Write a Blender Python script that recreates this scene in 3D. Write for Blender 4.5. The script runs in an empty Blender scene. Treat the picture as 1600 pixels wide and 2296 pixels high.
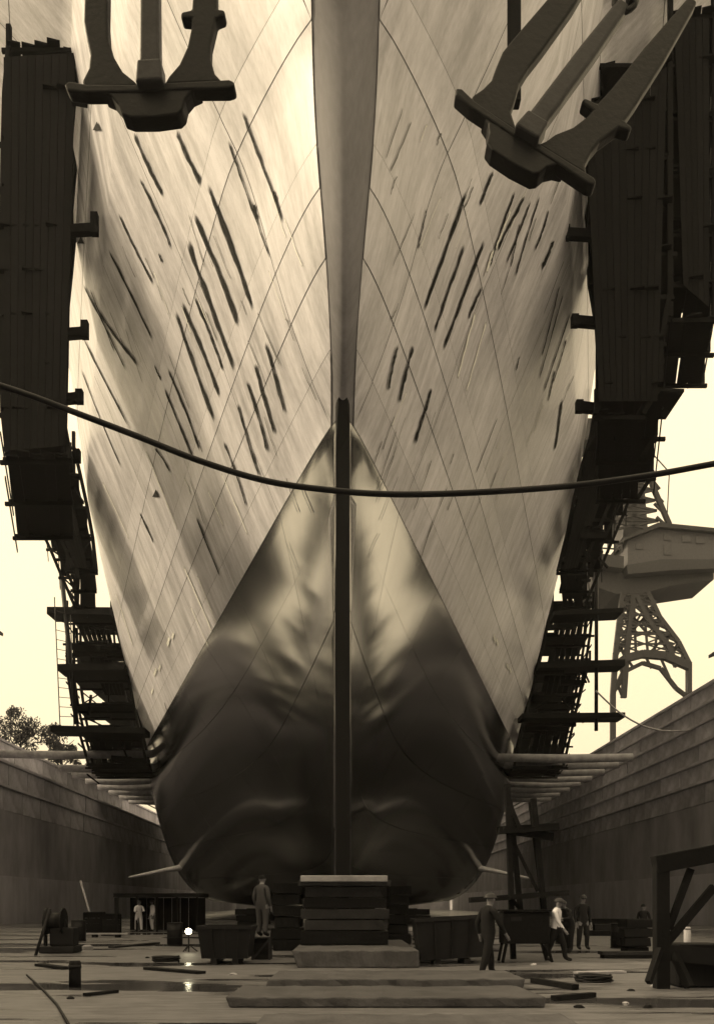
import bpy, bmesh, math, random
from mathutils import Vector, Matrix, noise
random.seed(7)
scn = bpy.context.scene
C = scn.collection

# ------------------------------------------------------------------ camera
FPX, VX, VY, EYE = 2000.0, 768.0, 2026.0, 1.6        # focal length and vanishing point in picture units (1600 x 2298)
cam_d = bpy.data.cameras.new('camera')
cam = bpy.data.objects.new('camera', cam_d); C.objects.link(cam)
cam.location = (0, 0, EYE); cam.rotation_euler = (math.radians(90), 0, 0)
cam_d.sensor_fit = 'VERTICAL'; cam_d.sensor_height = 36.0
cam_d.lens = 36.0 * FPX / 2298.0
cam_d.shift_x = (800 - VX) / 2298.0; cam_d.shift_y = (VY - 1149) / 2298.0
cam_d.clip_end = 6000; cam_d.clip_start = 0.1
scn.camera = cam

# ------------------------------------------------------------------ sky, sun, exposure
SUN_EL, SUN_AZ = math.radians(36), math.radians(276)     # azimuth clockwise from +Y
TINT = (1.0, 0.815, 0.52)                                # warm tone of the whole light
w = bpy.data.worlds.new('World'); scn.world = w; w.use_nodes = True
nt = w.node_tree; nt.nodes.clear()
sky = nt.nodes.new('ShaderNodeTexSky'); sky.sky_type = 'NISHITA'; sky.sun_disc = False
sky.sun_elevation = SUN_EL; sky.sun_rotation = SUN_AZ; sky.dust_density = 4.0; sky.air_density = 1.0
bw = nt.nodes.new('ShaderNodeRGBToBW')
ov = nt.nodes.new('ShaderNodeMix'); ov.data_type = 'FLOAT'; ov.inputs[0].default_value = 0.6   # thin even overcast over the clear sky
ov.inputs[3].default_value = 8.0
tn = nt.nodes.new('ShaderNodeMix'); tn.data_type = 'RGBA'; tn.blend_type = 'MULTIPLY'; tn.inputs[0].default_value = 1.0
tn.inputs[7].default_value = (*TINT, 1)
bg = nt.nodes.new('ShaderNodeBackground'); bg.inputs[1].default_value = 0.15
out = nt.nodes.new('ShaderNodeOutputWorld')
nt.links.new(sky.outputs[0], bw.inputs[0]); nt.links.new(bw.outputs[0], ov.inputs[2])
tcw = nt.nodes.new('ShaderNodeTexCoord'); spw = nt.nodes.new('ShaderNodeSeparateXYZ'); nt.links.new(tcw.outputs['Generated'], spw.inputs[0])
zr_ = nt.nodes.new('ShaderNodeMapRange'); zr_.inputs[3].default_value = .85; zr_.inputs[4].default_value = 2.0      # overcast: brighter overhead than at the horizon
nt.links.new(spw.outputs[2], zr_.inputs[0])
zm = nt.nodes.new('ShaderNodeMath'); zm.operation = 'MULTIPLY'; nt.links.new(ov.outputs[0], zm.inputs[0]); nt.links.new(zr_.outputs[0], zm.inputs[1])
nt.links.new(zm.outputs[0], tn.inputs[6]); nt.links.new(tn.outputs[2], bg.inputs[0]); nt.links.new(bg.outputs[0], out.inputs[0])
sun_d = bpy.data.lights.new('sun', 'SUN'); sun_d.energy = 2.4; sun_d.angle = math.radians(7); sun_d.color = (1.0, 0.815, 0.54)
sun = bpy.data.objects.new('sun', sun_d); C.objects.link(sun)
sdir = Vector((math.sin(SUN_AZ)*math.cos(SUN_EL), math.cos(SUN_AZ)*math.cos(SUN_EL), math.sin(SUN_EL)))
sun.rotation_euler = sdir.to_track_quat('Z', 'Y').to_euler(); sun.location = (-60, -40, 90)
vs = scn.view_settings
vs.view_transform = 'Standard'; vs.look = 'None'; vs.exposure = 0.38; vs.gamma = 1.0; cy = scn.cycles; cy.max_bounces = 5; cy.diffuse_bounces = 3; cy.glossy_bounces = 2; cy.volume_bounces = 0; cy.transparent_max_bounces = 8; vs.use_curve_mapping = False

# ------------------------------------------------------------------ helpers
def P(x, y, d):
    """point at depth d that is seen at picture position (x, y)"""
    return Vector(((x - VX) * d / FPX, d, EYE + (VY - y) * d / FPX))
def floor_d(y): return EYE * FPX / (y - VY)

MATS = {}
COOL = (1.0, .985, 1.06)                               # greys here are faintly cool
def mat(name, col=0.3, rough=0.6, metal=0.0, var=0.25, scale=3.0, bump=0.15, bscale=20.0, coat=0.0, spec=0.15, obj_var=0.15, stretch=(1,1,1), col2=None):
    if name in MATS: return MATS[name]
    m = bpy.data.materials.new(name); m.use_nodes = True
    t = m.node_tree; b = t.nodes['Principled BSDF']
    c = (col, col, col) if not isinstance(col, tuple) else col
    c = tuple(a*b for a, b in zip(c, COOL))
    c2 = col2 if col2 is not None else tuple(v * (1 - var) for v in c)
    if not isinstance(c2, tuple): c2 = (c2,)*3
    tc = t.nodes.new('ShaderNodeTexCoord'); mp = t.nodes.new('ShaderNodeMapping'); mp.inputs[3].default_value = stretch
    t.links.new(tc.outputs['Object'], mp.inputs[0])
    n = t.nodes.new('ShaderNodeTexNoise'); n.inputs['Scale'].default_value = scale; n.inputs['Detail'].default_value = 4; n.inputs['Roughness'].default_value = .62
    t.links.new(mp.outputs[0], n.inputs['Vector'])
    r = t.nodes.new('ShaderNodeValToRGB'); r.color_ramp.elements[0].position = .32; r.color_ramp.elements[1].position = .68
    r.color_ramp.elements[0].color = (*c2, 1); r.color_ramp.elements[1].color = (*c, 1)
    t.links.new(n.outputs['Fac'], r.inputs[0])
    oi = t.nodes.new('ShaderNodeObjectInfo'); mr = t.nodes.new('ShaderNodeMapRange')
    mr.inputs[3].default_value = 1 - obj_var; mr.inputs[4].default_value = 1 + obj_var
    t.links.new(oi.outputs['Random'], mr.inputs[0])
    mx = t.nodes.new('ShaderNodeMix'); mx.data_type = 'RGBA'; mx.blend_type = 'MULTIPLY'; mx.inputs[0].default_value = 1
    t.links.new(r.outputs[0], mx.inputs[6]); t.links.new(mr.outputs[0], mx.inputs[7]); t.links.new(mx.outputs[2], b.inputs['Base Color'])
    n2 = t.nodes.new('ShaderNodeTexNoise'); n2.inputs['Scale'].default_value = bscale; n2.inputs['Detail'].default_value = 3
    t.links.new(mp.outputs[0], n2.inputs['Vector'])
    bp = t.nodes.new('ShaderNodeBump'); bp.inputs['Strength'].default_value = bump; bp.inputs['Distance'].default_value = .03
    t.links.new(n2.outputs['Fac'], bp.inputs['Height']); t.links.new(bp.outputs[0], b.inputs['Normal'])
    rr = t.nodes.new('ShaderNodeMapRange'); rr.inputs[3].default_value = max(0.03, rough - .12); rr.inputs[4].default_value = min(1, rough + .12)
    t.links.new(n.outputs['Fac'], rr.inputs[0]); t.links.new(rr.outputs[0], b.inputs['Roughness'])
    b.inputs['Metallic'].default_value = metal; b.inputs['Specular IOR Level'].default_value = spec
    b.inputs['Coat Weight'].default_value = coat; b.inputs['Coat Roughness'].default_value = .12
    MATS[name] = m; return m

def hull_paint(name, c_lo, c_hi, rough, streak, spec, coat, bumpd, dr=.1):
    m = bpy.data.materials.new(name); m.use_nodes = True
    t = m.node_tree; b = t.nodes['Principled BSDF']; L = t.links.new
    geo = t.nodes.new('ShaderNodeNewGeometry')
    def tex(scale, stretch, detail=6, rgh=.6):
        mp = t.nodes.new('ShaderNodeMapping'); mp.inputs[3].default_value = stretch
        n = t.nodes.new('ShaderNodeTexNoise'); n.inputs['Scale'].default_value = scale; n.inputs['Detail'].default_value = detail; n.inputs['Roughness'].default_value = rgh
        L(geo.outputs['Position'], mp.inputs[0]); L(mp.outputs[0], n.inputs['Vector']); return n
    big = tex(.22, (1, 1, .8)); drip = tex(1.6, (.25, 1, .10), 5, .72); fine = tex(9, (1, 1, .25), 3)
    a = t.nodes.new('ShaderNodeMath'); a.operation = 'MULTIPLY_ADD'; a.inputs[1].default_value = streak; L(drip.outputs['Fac'], a.inputs[0])
    a2 = t.nodes.new('ShaderNodeMath'); a2.operation = 'MULTIPLY_ADD'; a2.inputs[1].default_value = 1 - streak - .15; L(big.outputs['Fac'], a2.inputs[0])
    a3 = t.nodes.new('ShaderNodeMath'); a3.operation = 'MULTIPLY'; a3.inputs[1].default_value = .15; L(fine.outputs['Fac'], a3.inputs[0])
    L(a3.outputs[0], a2.inputs[2]); L(a2.outputs[0], a.inputs[2])
    r = t.nodes.new('ShaderNodeValToRGB'); e = r.color_ramp.elements
    e[0].position = .38; e[1].position = .60; e[0].color = tuple(c_lo*k for k in COOL) + (1,); e[1].color = tuple(c_hi*k for k in COOL) + (1,)
    L(a.outputs[0], r.inputs[0])
    oi = t.nodes.new('ShaderNodeObjectInfo'); mr = t.nodes.new('ShaderNodeMapRange'); mr.inputs[3].default_value = .93; mr.inputs[4].default_value = 1.06
    L(oi.outputs['Random'], mr.inputs[0])
    mx = t.nodes.new('ShaderNodeMix'); mx.data_type = 'RGBA'; mx.blend_type = 'MULTIPLY'; mx.inputs[0].default_value = 1
    L(r.outputs[0], mx.inputs[6]); L(mr.outputs[0], mx.inputs[7]); L(mx.outputs[2], b.inputs['Base Color'])
    rr = t.nodes.new('ShaderNodeMapRange'); rr.inputs[1].default_value = .3; rr.inputs[2].default_value = .7
    rr.inputs[3].default_value = rough - dr; rr.inputs[4].default_value = rough + dr*1.3
    L(drip.outputs['Fac'], rr.inputs[0]); L(rr.outputs[0], b.inputs['Roughness'])
    wav = tex(.55, (1, 1, 1), 2, .4)
    bp = t.nodes.new('ShaderNodeBump'); bp.inputs['Strength'].default_value = 1; bp.inputs['Distance'].default_value = bumpd
    L(wav.outputs['Fac'], bp.inputs['Height'])
    bp2 = t.nodes.new('ShaderNodeBump'); bp2.inputs['Strength'].default_value = .15; bp2.inputs['Distance'].default_value = .012
    L(drip.outputs['Fac'], bp2.inputs['Height']); L(bp.outputs[0], bp2.inputs['Normal']); L(bp2.outputs[0], b.inputs['Normal'])
    b.inputs['Specular IOR Level'].default_value = spec; b.inputs['Coat Weight'].default_value = coat; b.inputs['Coat Roughness'].default_value = min(.15, rough*.85)
    b.inputs['Coat IOR'].default_value = 1.78 if coat > .9 else 1.5
    return m

def decal(name, col):
    """stain: dense in its middle, thinning out unevenly to its edges"""
    m = bpy.data.materials.new(name); m.use_nodes = True
    t = m.node_tree; b = t.nodes['Principled BSDF']; L = t.links.new
    b.inputs['Base Color'].default_value = (col, col, col*.95, 1); b.inputs['Roughness'].default_value = .8; b.inputs['Specular IOR Level'].default_value = .1
    uv = t.nodes.new('ShaderNodeUVMap'); sp = t.nodes.new('ShaderNodeSeparateXYZ'); L(uv.outputs[0], sp.inputs[0])
    def tri(o, k):
        a = t.nodes.new('ShaderNodeMath'); a.operation = 'SUBTRACT'; a.inputs[1].default_value = .5; L(o, a.inputs[0])
        c = t.nodes.new('ShaderNodeMath'); c.operation = 'ABSOLUTE'; L(a.outputs[0], c.inputs[0])
        d = t.nodes.new('ShaderNodeMapRange'); d.inputs[1].default_value = .5; d.inputs[2].default_value = .5 - k; L(c.outputs[0], d.inputs[0]); return d
    ax, ay = tri(sp.outputs[0], .18), tri(sp.outputs[1], .06)
    geo = t.nodes.new('ShaderNodeNewGeometry'); n = t.nodes.new('ShaderNodeTexNoise'); n.inputs['Scale'].default_value = 3.2; n.inputs['Detail'].default_value = 6
    L(geo.outputs['Position'], n.inputs['Vector'])
    nr = t.nodes.new('ShaderNodeMapRange'); nr.inputs[1].default_value = .3; nr.inputs[2].default_value = .55; nr.inputs[3].default_value = .8; L(n.outputs['Fac'], nr.inputs[0])
    m1 = t.nodes.new('ShaderNodeMath'); m1.operation = 'MULTIPLY'; L(ax.outputs[0], m1.inputs[0]); L(ay.outputs[0], m1.inputs[1])
    m2 = t.nodes.new('ShaderNodeMath'); m2.operation = 'MULTIPLY'; L(m1.outputs[0], m2.inputs[0]); L(nr.outputs[0], m2.inputs[1])
    L(m2.outputs[0], b.inputs['Alpha']); return m

class MB:
    """collects shapes for one mesh"""
    def __init__(s): s.v, s.f, s.smooth = [], [], []
    def add(s, vs_, fs, sm=False):
        o = len(s.v); s.v += [tuple(v) for v in vs_]; s.f += [tuple(i + o for i in f) for f in fs]; s.smooth += [sm]*len(fs); return s
    def box(s, c, size, M=None):
        x, y, z = (k/2 for k in size); c = Vector(c)
        vs_ = [Vector((a*x, b*y, e*z)) for a in (-1,1) for b in (-1,1) for e in (-1,1)]
        if M is not None: vs_ = [M @ v for v in vs_]
        return s.add([v + c for v in vs_], [(0,1,3,2),(4,6,7,5),(0,4,5,1),(2,3,7,6),(0,2,6,4),(1,5,7,3)])
    def beam(s, a, b, wd, ht=None, up=(0,0,1)):
        a, b = Vector(a), Vector(b); ht = ht or wd; d = (b - a)
        if d.length < 1e-6: return s
        d.normalize(); u = Vector(up)
        if abs(d.dot(u)) > .97: u = Vector((0,1,0))
        x = d.cross(u).normalized(); z = x.cross(d).normalized()
        vs_ = [p + x*(i*wd/2) + z*(j*ht/2) for p in (a, b) for i, j in ((-1,-1),(1,-1),(1,1),(-1,1))]
        return s.add(vs_, [(3,2,1,0),(4,5,6,7),(0,1,5,4),(1,2,6,5),(2,3,7,6),(3,0,4,7)])
    def tube(s, pts, rad, n=8, caps=True):
        pts = [Vector(p) for p in pts]; k = len(pts); rs = rad if isinstance(rad, (list, tuple)) else [rad]*k
        vs_, fs = [], []
        ref = Vector((0,0,1)); d0 = (pts[1]-pts[0]).normalized()
        if abs(d0.dot(ref)) > .9: ref = Vector((0,1,0))
        x = d0.cross(ref).normalized()
        for i, p in enumerate(pts):
            d = (pts[min(i+1,k-1)] - pts[max(i-1,0)]).normalized()
            x = (x - d*x.dot(d)).normalized(); y = d.cross(x)
            for j in range(n):
                a = 2*math.pi*j/n; vs_.append(p + (x*math.cos(a) + y*math.sin(a))*rs[i])
        for i in range(k-1):
            for j in range(n): fs.append((i*n+j, i*n+(j+1)%n, (i+1)*n+(j+1)%n, (i+1)*n+j))
        s.add(vs_, fs, True)
        if caps:
            o = len(s.v) - len(vs_)
            s.f += [tuple(o+j for j in range(n))[::-1], tuple(o+(k-1)*n+j for j in range(n))]; s.smooth += [False, False]
        return s
    def prism(s, pts, th, M=None):
        """outline in x-z extruded along y, centred"""
        n = len(pts); M = M or Matrix()
        vs_ = [M @ Vector((x, -th/2, z)) for x, z in pts] + [M @ Vector((x, th/2, z)) for x, z in pts]
        fs = [tuple(range(n)), tuple(range(2*n-1, n-1, -1))] + [(i, i+n, (i+1)%n+n, (i+1)%n) for i in range(n)]
        return s.add(vs_, fs)
    def build(s, name, m, parent=None, bevel=0, seg=2):
        me = bpy.data.meshes.new(name); me.from_pydata(s.v, [], s.f); me.update()
        me.polygons.foreach_set('use_smooth', s.smooth)
        if m: me.materials.append(m)
        bm = bmesh.new(); bm.from_mesh(me); bmesh.ops.recalc_face_normals(bm, faces=bm.faces); bm.to_mesh(me); bm.free()
        o = bpy.data.objects.new(name, me); C.objects.link(o)
        if parent: o.parent = parent; o.matrix_parent_inverse = Matrix.Translation(parent.location).inverted() if parent.type == 'EMPTY' else Matrix()
        if bevel:
            bv = o.modifiers.new('bevel', 'BEVEL'); bv.width = bevel; bv.segments = seg; bv.limit_method = 'ANGLE'
        return o
def tag(o, label, cat, group=None):
    o['label'] = label; o['category'] = cat
    if group: o['group'] = group
    return o
def thing(name, label, cat, loc=(0,0,0), group=None):
    o = bpy.data.objects.new(name, None); C.objects.link(o); o.location = loc; o.empty_display_size = .3
    return tag(o, label, cat, group)
def struct(o): o['kind'] = 'structure'; return o

# ------------------------------------------------------------------ materials
M_PALE = hull_paint('pale_hull_paint', .36, .74, .42, .58, .45, .10, .05)
M_PALE2 = hull_paint('pale_lap_paint', .42, .78, .40, .5, .45, .10, .03)
M_DARK = hull_paint('dark_bottom_paint', .004, .010, .16, .5, .5, 1.0, .004, .035)
M_STEM = hull_paint('shaded_stem_paint', .17, .28, .7, .4, .2, .0, .02)  # hull paint made darker, standing for the shade on the stem's face
M_BLACK = mat('black_paint', .008, .8, spec=.15)
M_GAP = mat('bare_seam_steel', .09, .8)
M_STAIN = decal('dark_scrape', .010); M_SMUDGE = decal('smudge', .16); M_LIGHT = decal('pale_scrape', .85)
M_CONC = mat('dock_concrete', .52, .8, var=.45, scale=.35, bump=.5, bscale=4, stretch=(1,1,.5), obj_var=.0)
M_CONCB = mat('dock_lower_concrete', .7, .75, var=.35, scale=.5, bump=.4, bscale=4, stretch=(1,1,.4), obj_var=.0)
M_BLOCK = mat('dock_stone', .72, .85, var=.4, scale=.8, bump=.6, bscale=6, obj_var=.15)
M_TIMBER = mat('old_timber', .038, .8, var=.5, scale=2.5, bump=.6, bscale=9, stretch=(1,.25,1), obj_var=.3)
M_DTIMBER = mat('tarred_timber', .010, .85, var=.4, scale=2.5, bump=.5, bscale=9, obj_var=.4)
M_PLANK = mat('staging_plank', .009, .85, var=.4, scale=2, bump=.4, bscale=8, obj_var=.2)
M_LPLANK = mat('weathered_plank', .42, .8, var=.4, scale=2, bump=.5, bscale=8, obj_var=.2)
M_STEEL = mat('dark_steel', .02, .55, metal=.3, obj_var=.3)
M_ANCHOR = mat('anchor_iron', .007, .5, var=.6, scale=2.2, bump=.45, bscale=7, obj_var=.1)
M_SHANK = mat('anchor_shank_iron', .03, .4, var=.45, scale=2.5, bump=.3, bscale=9)
M_CRANE = mat('crane_steel', .06, .7, obj_var=.2)
M_FIN = mat('bare_steel_fin', .85, .35, metal=.0, obj_var=0)
M_ROPE = mat('wire_rope', .012, .5, bscale=60)
M_SLAB = mat('stone_slab', .11, .8, var=.45, scale=1.6, bump=.6, bscale=12, obj_var=.12)
M_DIRT = mat('earth', .12, .95, var=.5, scale=.2, obj_var=0)

# ------------------------------------------------------------------ dock: floor, walls, ground
def wet_floor():
    m = bpy.data.materials.new('wet_dock_floor'); m.use_nodes = True
    t = m.node_tree; b = t.nodes['Principled BSDF']; L = t.links.new
    geo = t.nodes.new('ShaderNodeNewGeometry')
    def tex(s_, st, det=6, r=.6):
        mp = t.nodes.new('ShaderNodeMapping'); mp.inputs[3].default_value = st
        n = t.nodes.new('ShaderNodeTexNoise'); n.inputs['Scale'].default_value = s_; n.inputs['Detail'].default_value = det; n.inputs['Roughness'].default_value = r
        L(geo.outputs['Position'], mp.inputs[0]); L(mp.outputs[0], n.inputs['Vector']); return n
    a = tex(.5, (.25, .8, 1), 4); f = tex(3.5, (.3, 1.3, 1), 6, .75)
    wet = t.nodes.new('ShaderNodeMapRange'); wet.inputs[1].default_value = .50; wet.inputs[2].default_value = .58; L(a.outputs['Fac'], wet.inputs[0])
    c = t.nodes.new('ShaderNodeValToRGB'); c.color_ramp.elements[0].position = .3; c.color_ramp.elements[1].position = .7
    c.color_ramp.elements[0].color = (.045,.044,.048,1); c.color_ramp.elements[1].color = (.18,.177,.19,1); L(f.outputs['Fac'], c.inputs[0])
    dk = t.nodes.new('ShaderNodeMix'); dk.data_type = 'RGBA'; dk.blend_type = 'MULTIPLY'; dk.inputs[7].default_value = (.45,.45,.45,1)
    L(wet.outputs[0], dk.inputs[0]); L(c.outputs[0], dk.inputs[6]); L(dk.outputs[2], b.inputs['Base Color'])
    ro = t.nodes.new('ShaderNodeMapRange'); ro.inputs[3].default_value = .55; ro.inputs[4].default_value = .09; L(wet.outputs[0], ro.inputs[0]); L(ro.outputs[0], b.inputs['Roughness'])
    iv = t.nodes.new('ShaderNodeMapRange'); iv.inputs[3].default_value = .5; iv.inputs[4].default_value = .03; L(wet.outputs[0], iv.inputs[0])
    bp = t.nodes.new('ShaderNodeBump'); bp.inputs['Distance'].default_value = .03; L(iv.outputs[0], bp.inputs['Strength']); L(f.outputs['Fac'], bp.inputs['Height']); L(bp.outputs[0], b.inputs['Normal'])
    return m
DW = 25.0
struct(MB().add([(-DW-2,-45,0),(DW+2,-45,0),(DW+2,215,0),(-DW-2,215,0)], [(0,1,2,3)]).build('dock_floor', wet_floor()))
Y0, Y1 = -45, 210
HB, HM = 3.6, 8.5                       # tops of the pale foot and of the smooth middle of the walls
def wall(side, name, label, courses, top):
    t = thing(name, label, 'dock wall', (side*DW, 60, 0))
    MB().box((side*(DW+2.0), (Y0+Y1)/2, HB/2-.3), (4, Y1-Y0, HB+.6)).build('wall_foot', M_CONCB, t)
    MB().box((side*(DW+2.2), (Y0+Y1)/2, (HB+HM)/2), (4, Y1-Y0, HM-HB-.002)).build('wall_face', M_CONC, t)
    for k, (z0, z1, x) in enumerate(courses):
        core = MB().box((side*(x+2.05), (Y0+Y1)/2, (z0+z1)/2), (4, Y1-Y0, z1-z0-.004)).build('course_core', M_CONC, t)
        MB().box((side*(x+.02), (Y0+Y1)/2, z1-.13), (.5, Y1-Y0, .2)).build('nosing', M_CONCB, t)
        ln = 4.1; y = 58 - (k % 2)*2.05
        me = None
        while y < 128:
            b = MB().box((0,0,0), (.5, ln-.12, z1-z0-.34))
            if me is None:
                o = b.build('stone_block', M_BLOCK, t, .04, 1); me = o.data
            else:
                o = bpy.data.objects.new('stone_block', me); C.objects.link(o); o.parent = t
                o.matrix_parent_inverse = Matrix.Translation(t.location).inverted()
            o.location = (side*(x + .2 + random.uniform(-.05,.05)), y + ln/2, (z0+z1)/2-.12)
            y += ln
    return t
rc = [(HM + 1.68*k, HM + 1.68*(k+1), DW + .25 + .6*k) for k in range(6)]
wall(1, 'dock_wall', 'tall stepped stone dock wall on the right, under the hammerhead crane', rc, 0)
lc = [(HM + 1.95*k, HM + 1.95*(k+1), DW + .25 + .38*k) for k in range(2)] + [(HM+3.9, HM+6.0, DW+6), (HM+6.0, HM+8.1, DW+6.2)]
wall(-1, 'dock_wall', 'lower stone dock wall on the left, below the trees', lc, 0)
ZR, ZL = HM + 1.68*6, HM + 8.1
struct(MB().box((-(DW+5), (Y0+Y1)/2, HM+3.9-.5), (6, Y1-Y0, 1.05)).build('dock_ledge', M_CONC))
struct(MB().add([(DW+4.0,-500,ZR-.03),(800,-500,ZR-.03),(800,1500,ZR-.03),(DW+4.0,1500,ZR-.03)], [(0,1,2,3)]).build('ground', M_DIRT))
struct(MB().add([(-800,-500,ZL-.03),(-DW-6.3,-500,ZL-.03),(-DW-6.3,1500,ZL-.03),(-800,1500,ZL-.03)], [(0,1,2,3)]).build('ground', M_DIRT))
tag(MB().box((0, 212, 7), (2*DW+20, 4, 18)).build('dock_gate', M_CONC), 'far dock gate wall closing the dock behind the ship', 'dock gate')
tag(MB().box((0, -47, 7), (2*DW+20, 4, 18)).build('dock_wall', M_CONC), 'dock head wall closing the near end of the dock', 'dock wall')

def shed(name, label, cat, x0, x1, y0, y1, z0, h, axis):
    t = thing(name, label, cat, ((x0+x1)/2, (y0+y1)/2, z0))
    MB().box(((x0+x1)/2, (y0+y1)/2, z0+h/2), (x1-x0, y1-y0, h)).build('wall', M_SHEET, t)
    if axis == 'y':
        xm = (x0+x1)/2; r = [(x0-.6, h), (xm, h+2.4), (x1+.6, h), (x1+.6, h+.3), (xm, h+2.8), (x0-.6, h+.3)]
        v = [(x, y, z0+z) for y in (y0-.5, y1+.5) for x, z in r]
    else:
        ym = (y0+y1)/2; r = [(y0-.6, h), (ym, h+4), (y1+.6, h), (y1+.6, h+.3), (ym, h+4.5), (y0-.6, h+.3)]
        v = [(x, y, z0+z) for x in (x0-.5, x1+.5) for y, z in r]
    MB().add(v, [(0,1,2,3,4,5),(11,10,9,8,7,6)] + [(i, i+6, (i+1)%6+6, (i+1)%6) for i in range(6)]).build('roof', M_SHEET, t)
    return t
M_SHEET = mat('dark_sheeting', .05, .8, var=.4, scale=.6, obj_var=.1)
shed('added_shed', 'long dark shed added on the left bank past the picture edge, darkening hull reflections', 'shed', -46, -33.5, 12, 86, ZL-.04, 10.9, 'y')  # added out of view so the left bottom paint mirrors something dark
shed('added_shed', 'long low shed added on the right bank past the picture edge, darkening hull reflections', 'shed', 34, 45, 12, 81, ZR-.04, 5.4, 'y')  # also added out of view, cuts the sky mirrored in the right side
shed('added_hall', 'tall unseen hall added behind the dock head, shading what faces it', 'hall', -60, 60, -90, -52, ZR-.04, 28, 'x')  # added unseen to keep sky off the surfaces facing the camera
# ------------------------------------------------------------------ ship hull
MSL, BMAX = .299, 18.2
def sm(a, b, x):
    x = max(0, min(1, (x-a)/(b-a))); return x*x*(3-2*x)
def lift(H):                                          # outward shift of the side above the paint line
    v = 0
    for a, b, s_ in ((14.2, 29.0, .42), (29.0, 36.5, .20), (36.5, 43, .9)):
        v += s_ * max(0, min(H, b) - a)
    return v
def nose(H):                                          # bluntness of the stem
    return .075 + .5*sm(14.6, 22.5, H)
SLT = [0.0]
for _k in range(300):
    _q = sm(17.0, 25.0, 14.2 + .1*_k + .05); SLT.append(SLT[-1] + .1*(.42*(1-_q) + .10*_q))
def rake(H):
    x = max(0, H - 14.2)/.1; k = min(int(x), 299); return SLT[k] + (SLT[k+1]-SLT[k])*(x-k)
def stem_d(H):
    return 25.25 - rake(H)/MSL + nose(H)/MSL**2
def keelH(d): return .75 - 1.05*sm(26, 42, d)
def half(d, H):
    """half breadth of the hull at depth d and height H above the eye"""
    if H >= 14.2:
        t_ = max(0, d - stem_d(H)); r = nose(H)
        b = math.sqrt((MSL*t_)**2 + 2*r*t_)
        b += max(0, lift(H) - rake(H)) * sm(0, 6, t_)
    else:
        t_ = max(0, d - stem_d(14.2)); r = nose(14)
        b0 = math.sqrt((MSL*t_)**2 + 2*r*t_)
        k = .6
        b0 = -k*math.log(math.exp(-b0/k) + math.exp(-BMAX/k)) if b0 > 8 else b0
        kh = keelH(d); h = max(.0, min(1, (H - kh) / (14.2 - kh)))
        p = 1.55 - 1.42*sm(40, 86, d)
        flat = .22 + .0*d
        b = b0 * max(h, 1e-5)**p
        b = max(b, min(flat, b0)) if h > 0 else min(flat, b0)
        return b
    cap = BMAX + (max(0, H-36.5)*.3)
    k = .6
    return -k*math.log(math.exp(-min(b,60)/k) + math.exp(-cap/k)) if b > 8 else b
YAW = math.tan(math.radians(1.15))
def cx(d): return -YAW*(d - 26)
def S(side, d, H, off=0.0):
    p = Vector((cx(d) + side*half(d, H), d, H + EYE))
    if off: p += N(side, d, H)*off
    return p
def N(side, d, H):
    e = .05
    dd = max(d, stem_d(H) + .02)
    bd = (half(dd+e, H) - half(dd, H))/e
    bh = (half(dd+e, H+e) - half(dd+e, H-e))/(2*e)
    return Vector((side, -bd, -bh)).normalized()
def hit(x, y):
    """where the line of sight through a picture position meets the hull -> (side, d, H)"""
    X, Y = (x-VX)/FPX, (VY-y)/FPX
    d = 14.0; prev = None
    while d < 140:
        H = Y*d; xx = X*d - cx(d)
        if d > stem_d(H):
            g = half(d, H) - abs(xx)
            if g >= 0:
                return (1 if xx > 0 else -1), d, H
        d += .05
    return None

def wst(H): return .12 if H < 14.2 else .5 + .05*sm(17, 20.5, H)
ship = thing('ship', 'tall ship bow, pale sides above dark bottom paint, standing in the dry dock', 'ship', (0, 26, 2.2))
def patch(name, m, side, dfun, H0, H1, nd, nh, off, parent, u0=0.0, u1=1.0):
    vs_, ns, fs = [], [], []
    for j in range(nh+1):
        H = H0 + (H1-H0)*j/nh; a, b = dfun(H)
        for i in range(nd+1):
            d = a + (b-a)*(i/nd); hh = H
            n = N(side, d, hh); ns.append(n); vs_.append(S(side, d, hh) + n*off)
    for j in range(nh):
        for i in range(nd):
            k = j*(nd+1)+i; q = (k, k+1, k+nd+2, k+nd+1)
            fs.append(q[::-1] if side < 0 else q)
    me = bpy.data.meshes.new(name); me.from_pydata(vs_, [], fs); me.update()
    me.polygons.foreach_set('use_smooth', [True]*len(fs)); me.normals_split_custom_set_from_vertices(ns)
    me.materials.append(m)
    o = bpy.data.objects.new(name, me); C.objects.link(o)
    if parent: o.parent = parent; o.matrix_parent_inverse = Matrix.Translation(parent.location).inverted()
    return o
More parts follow.
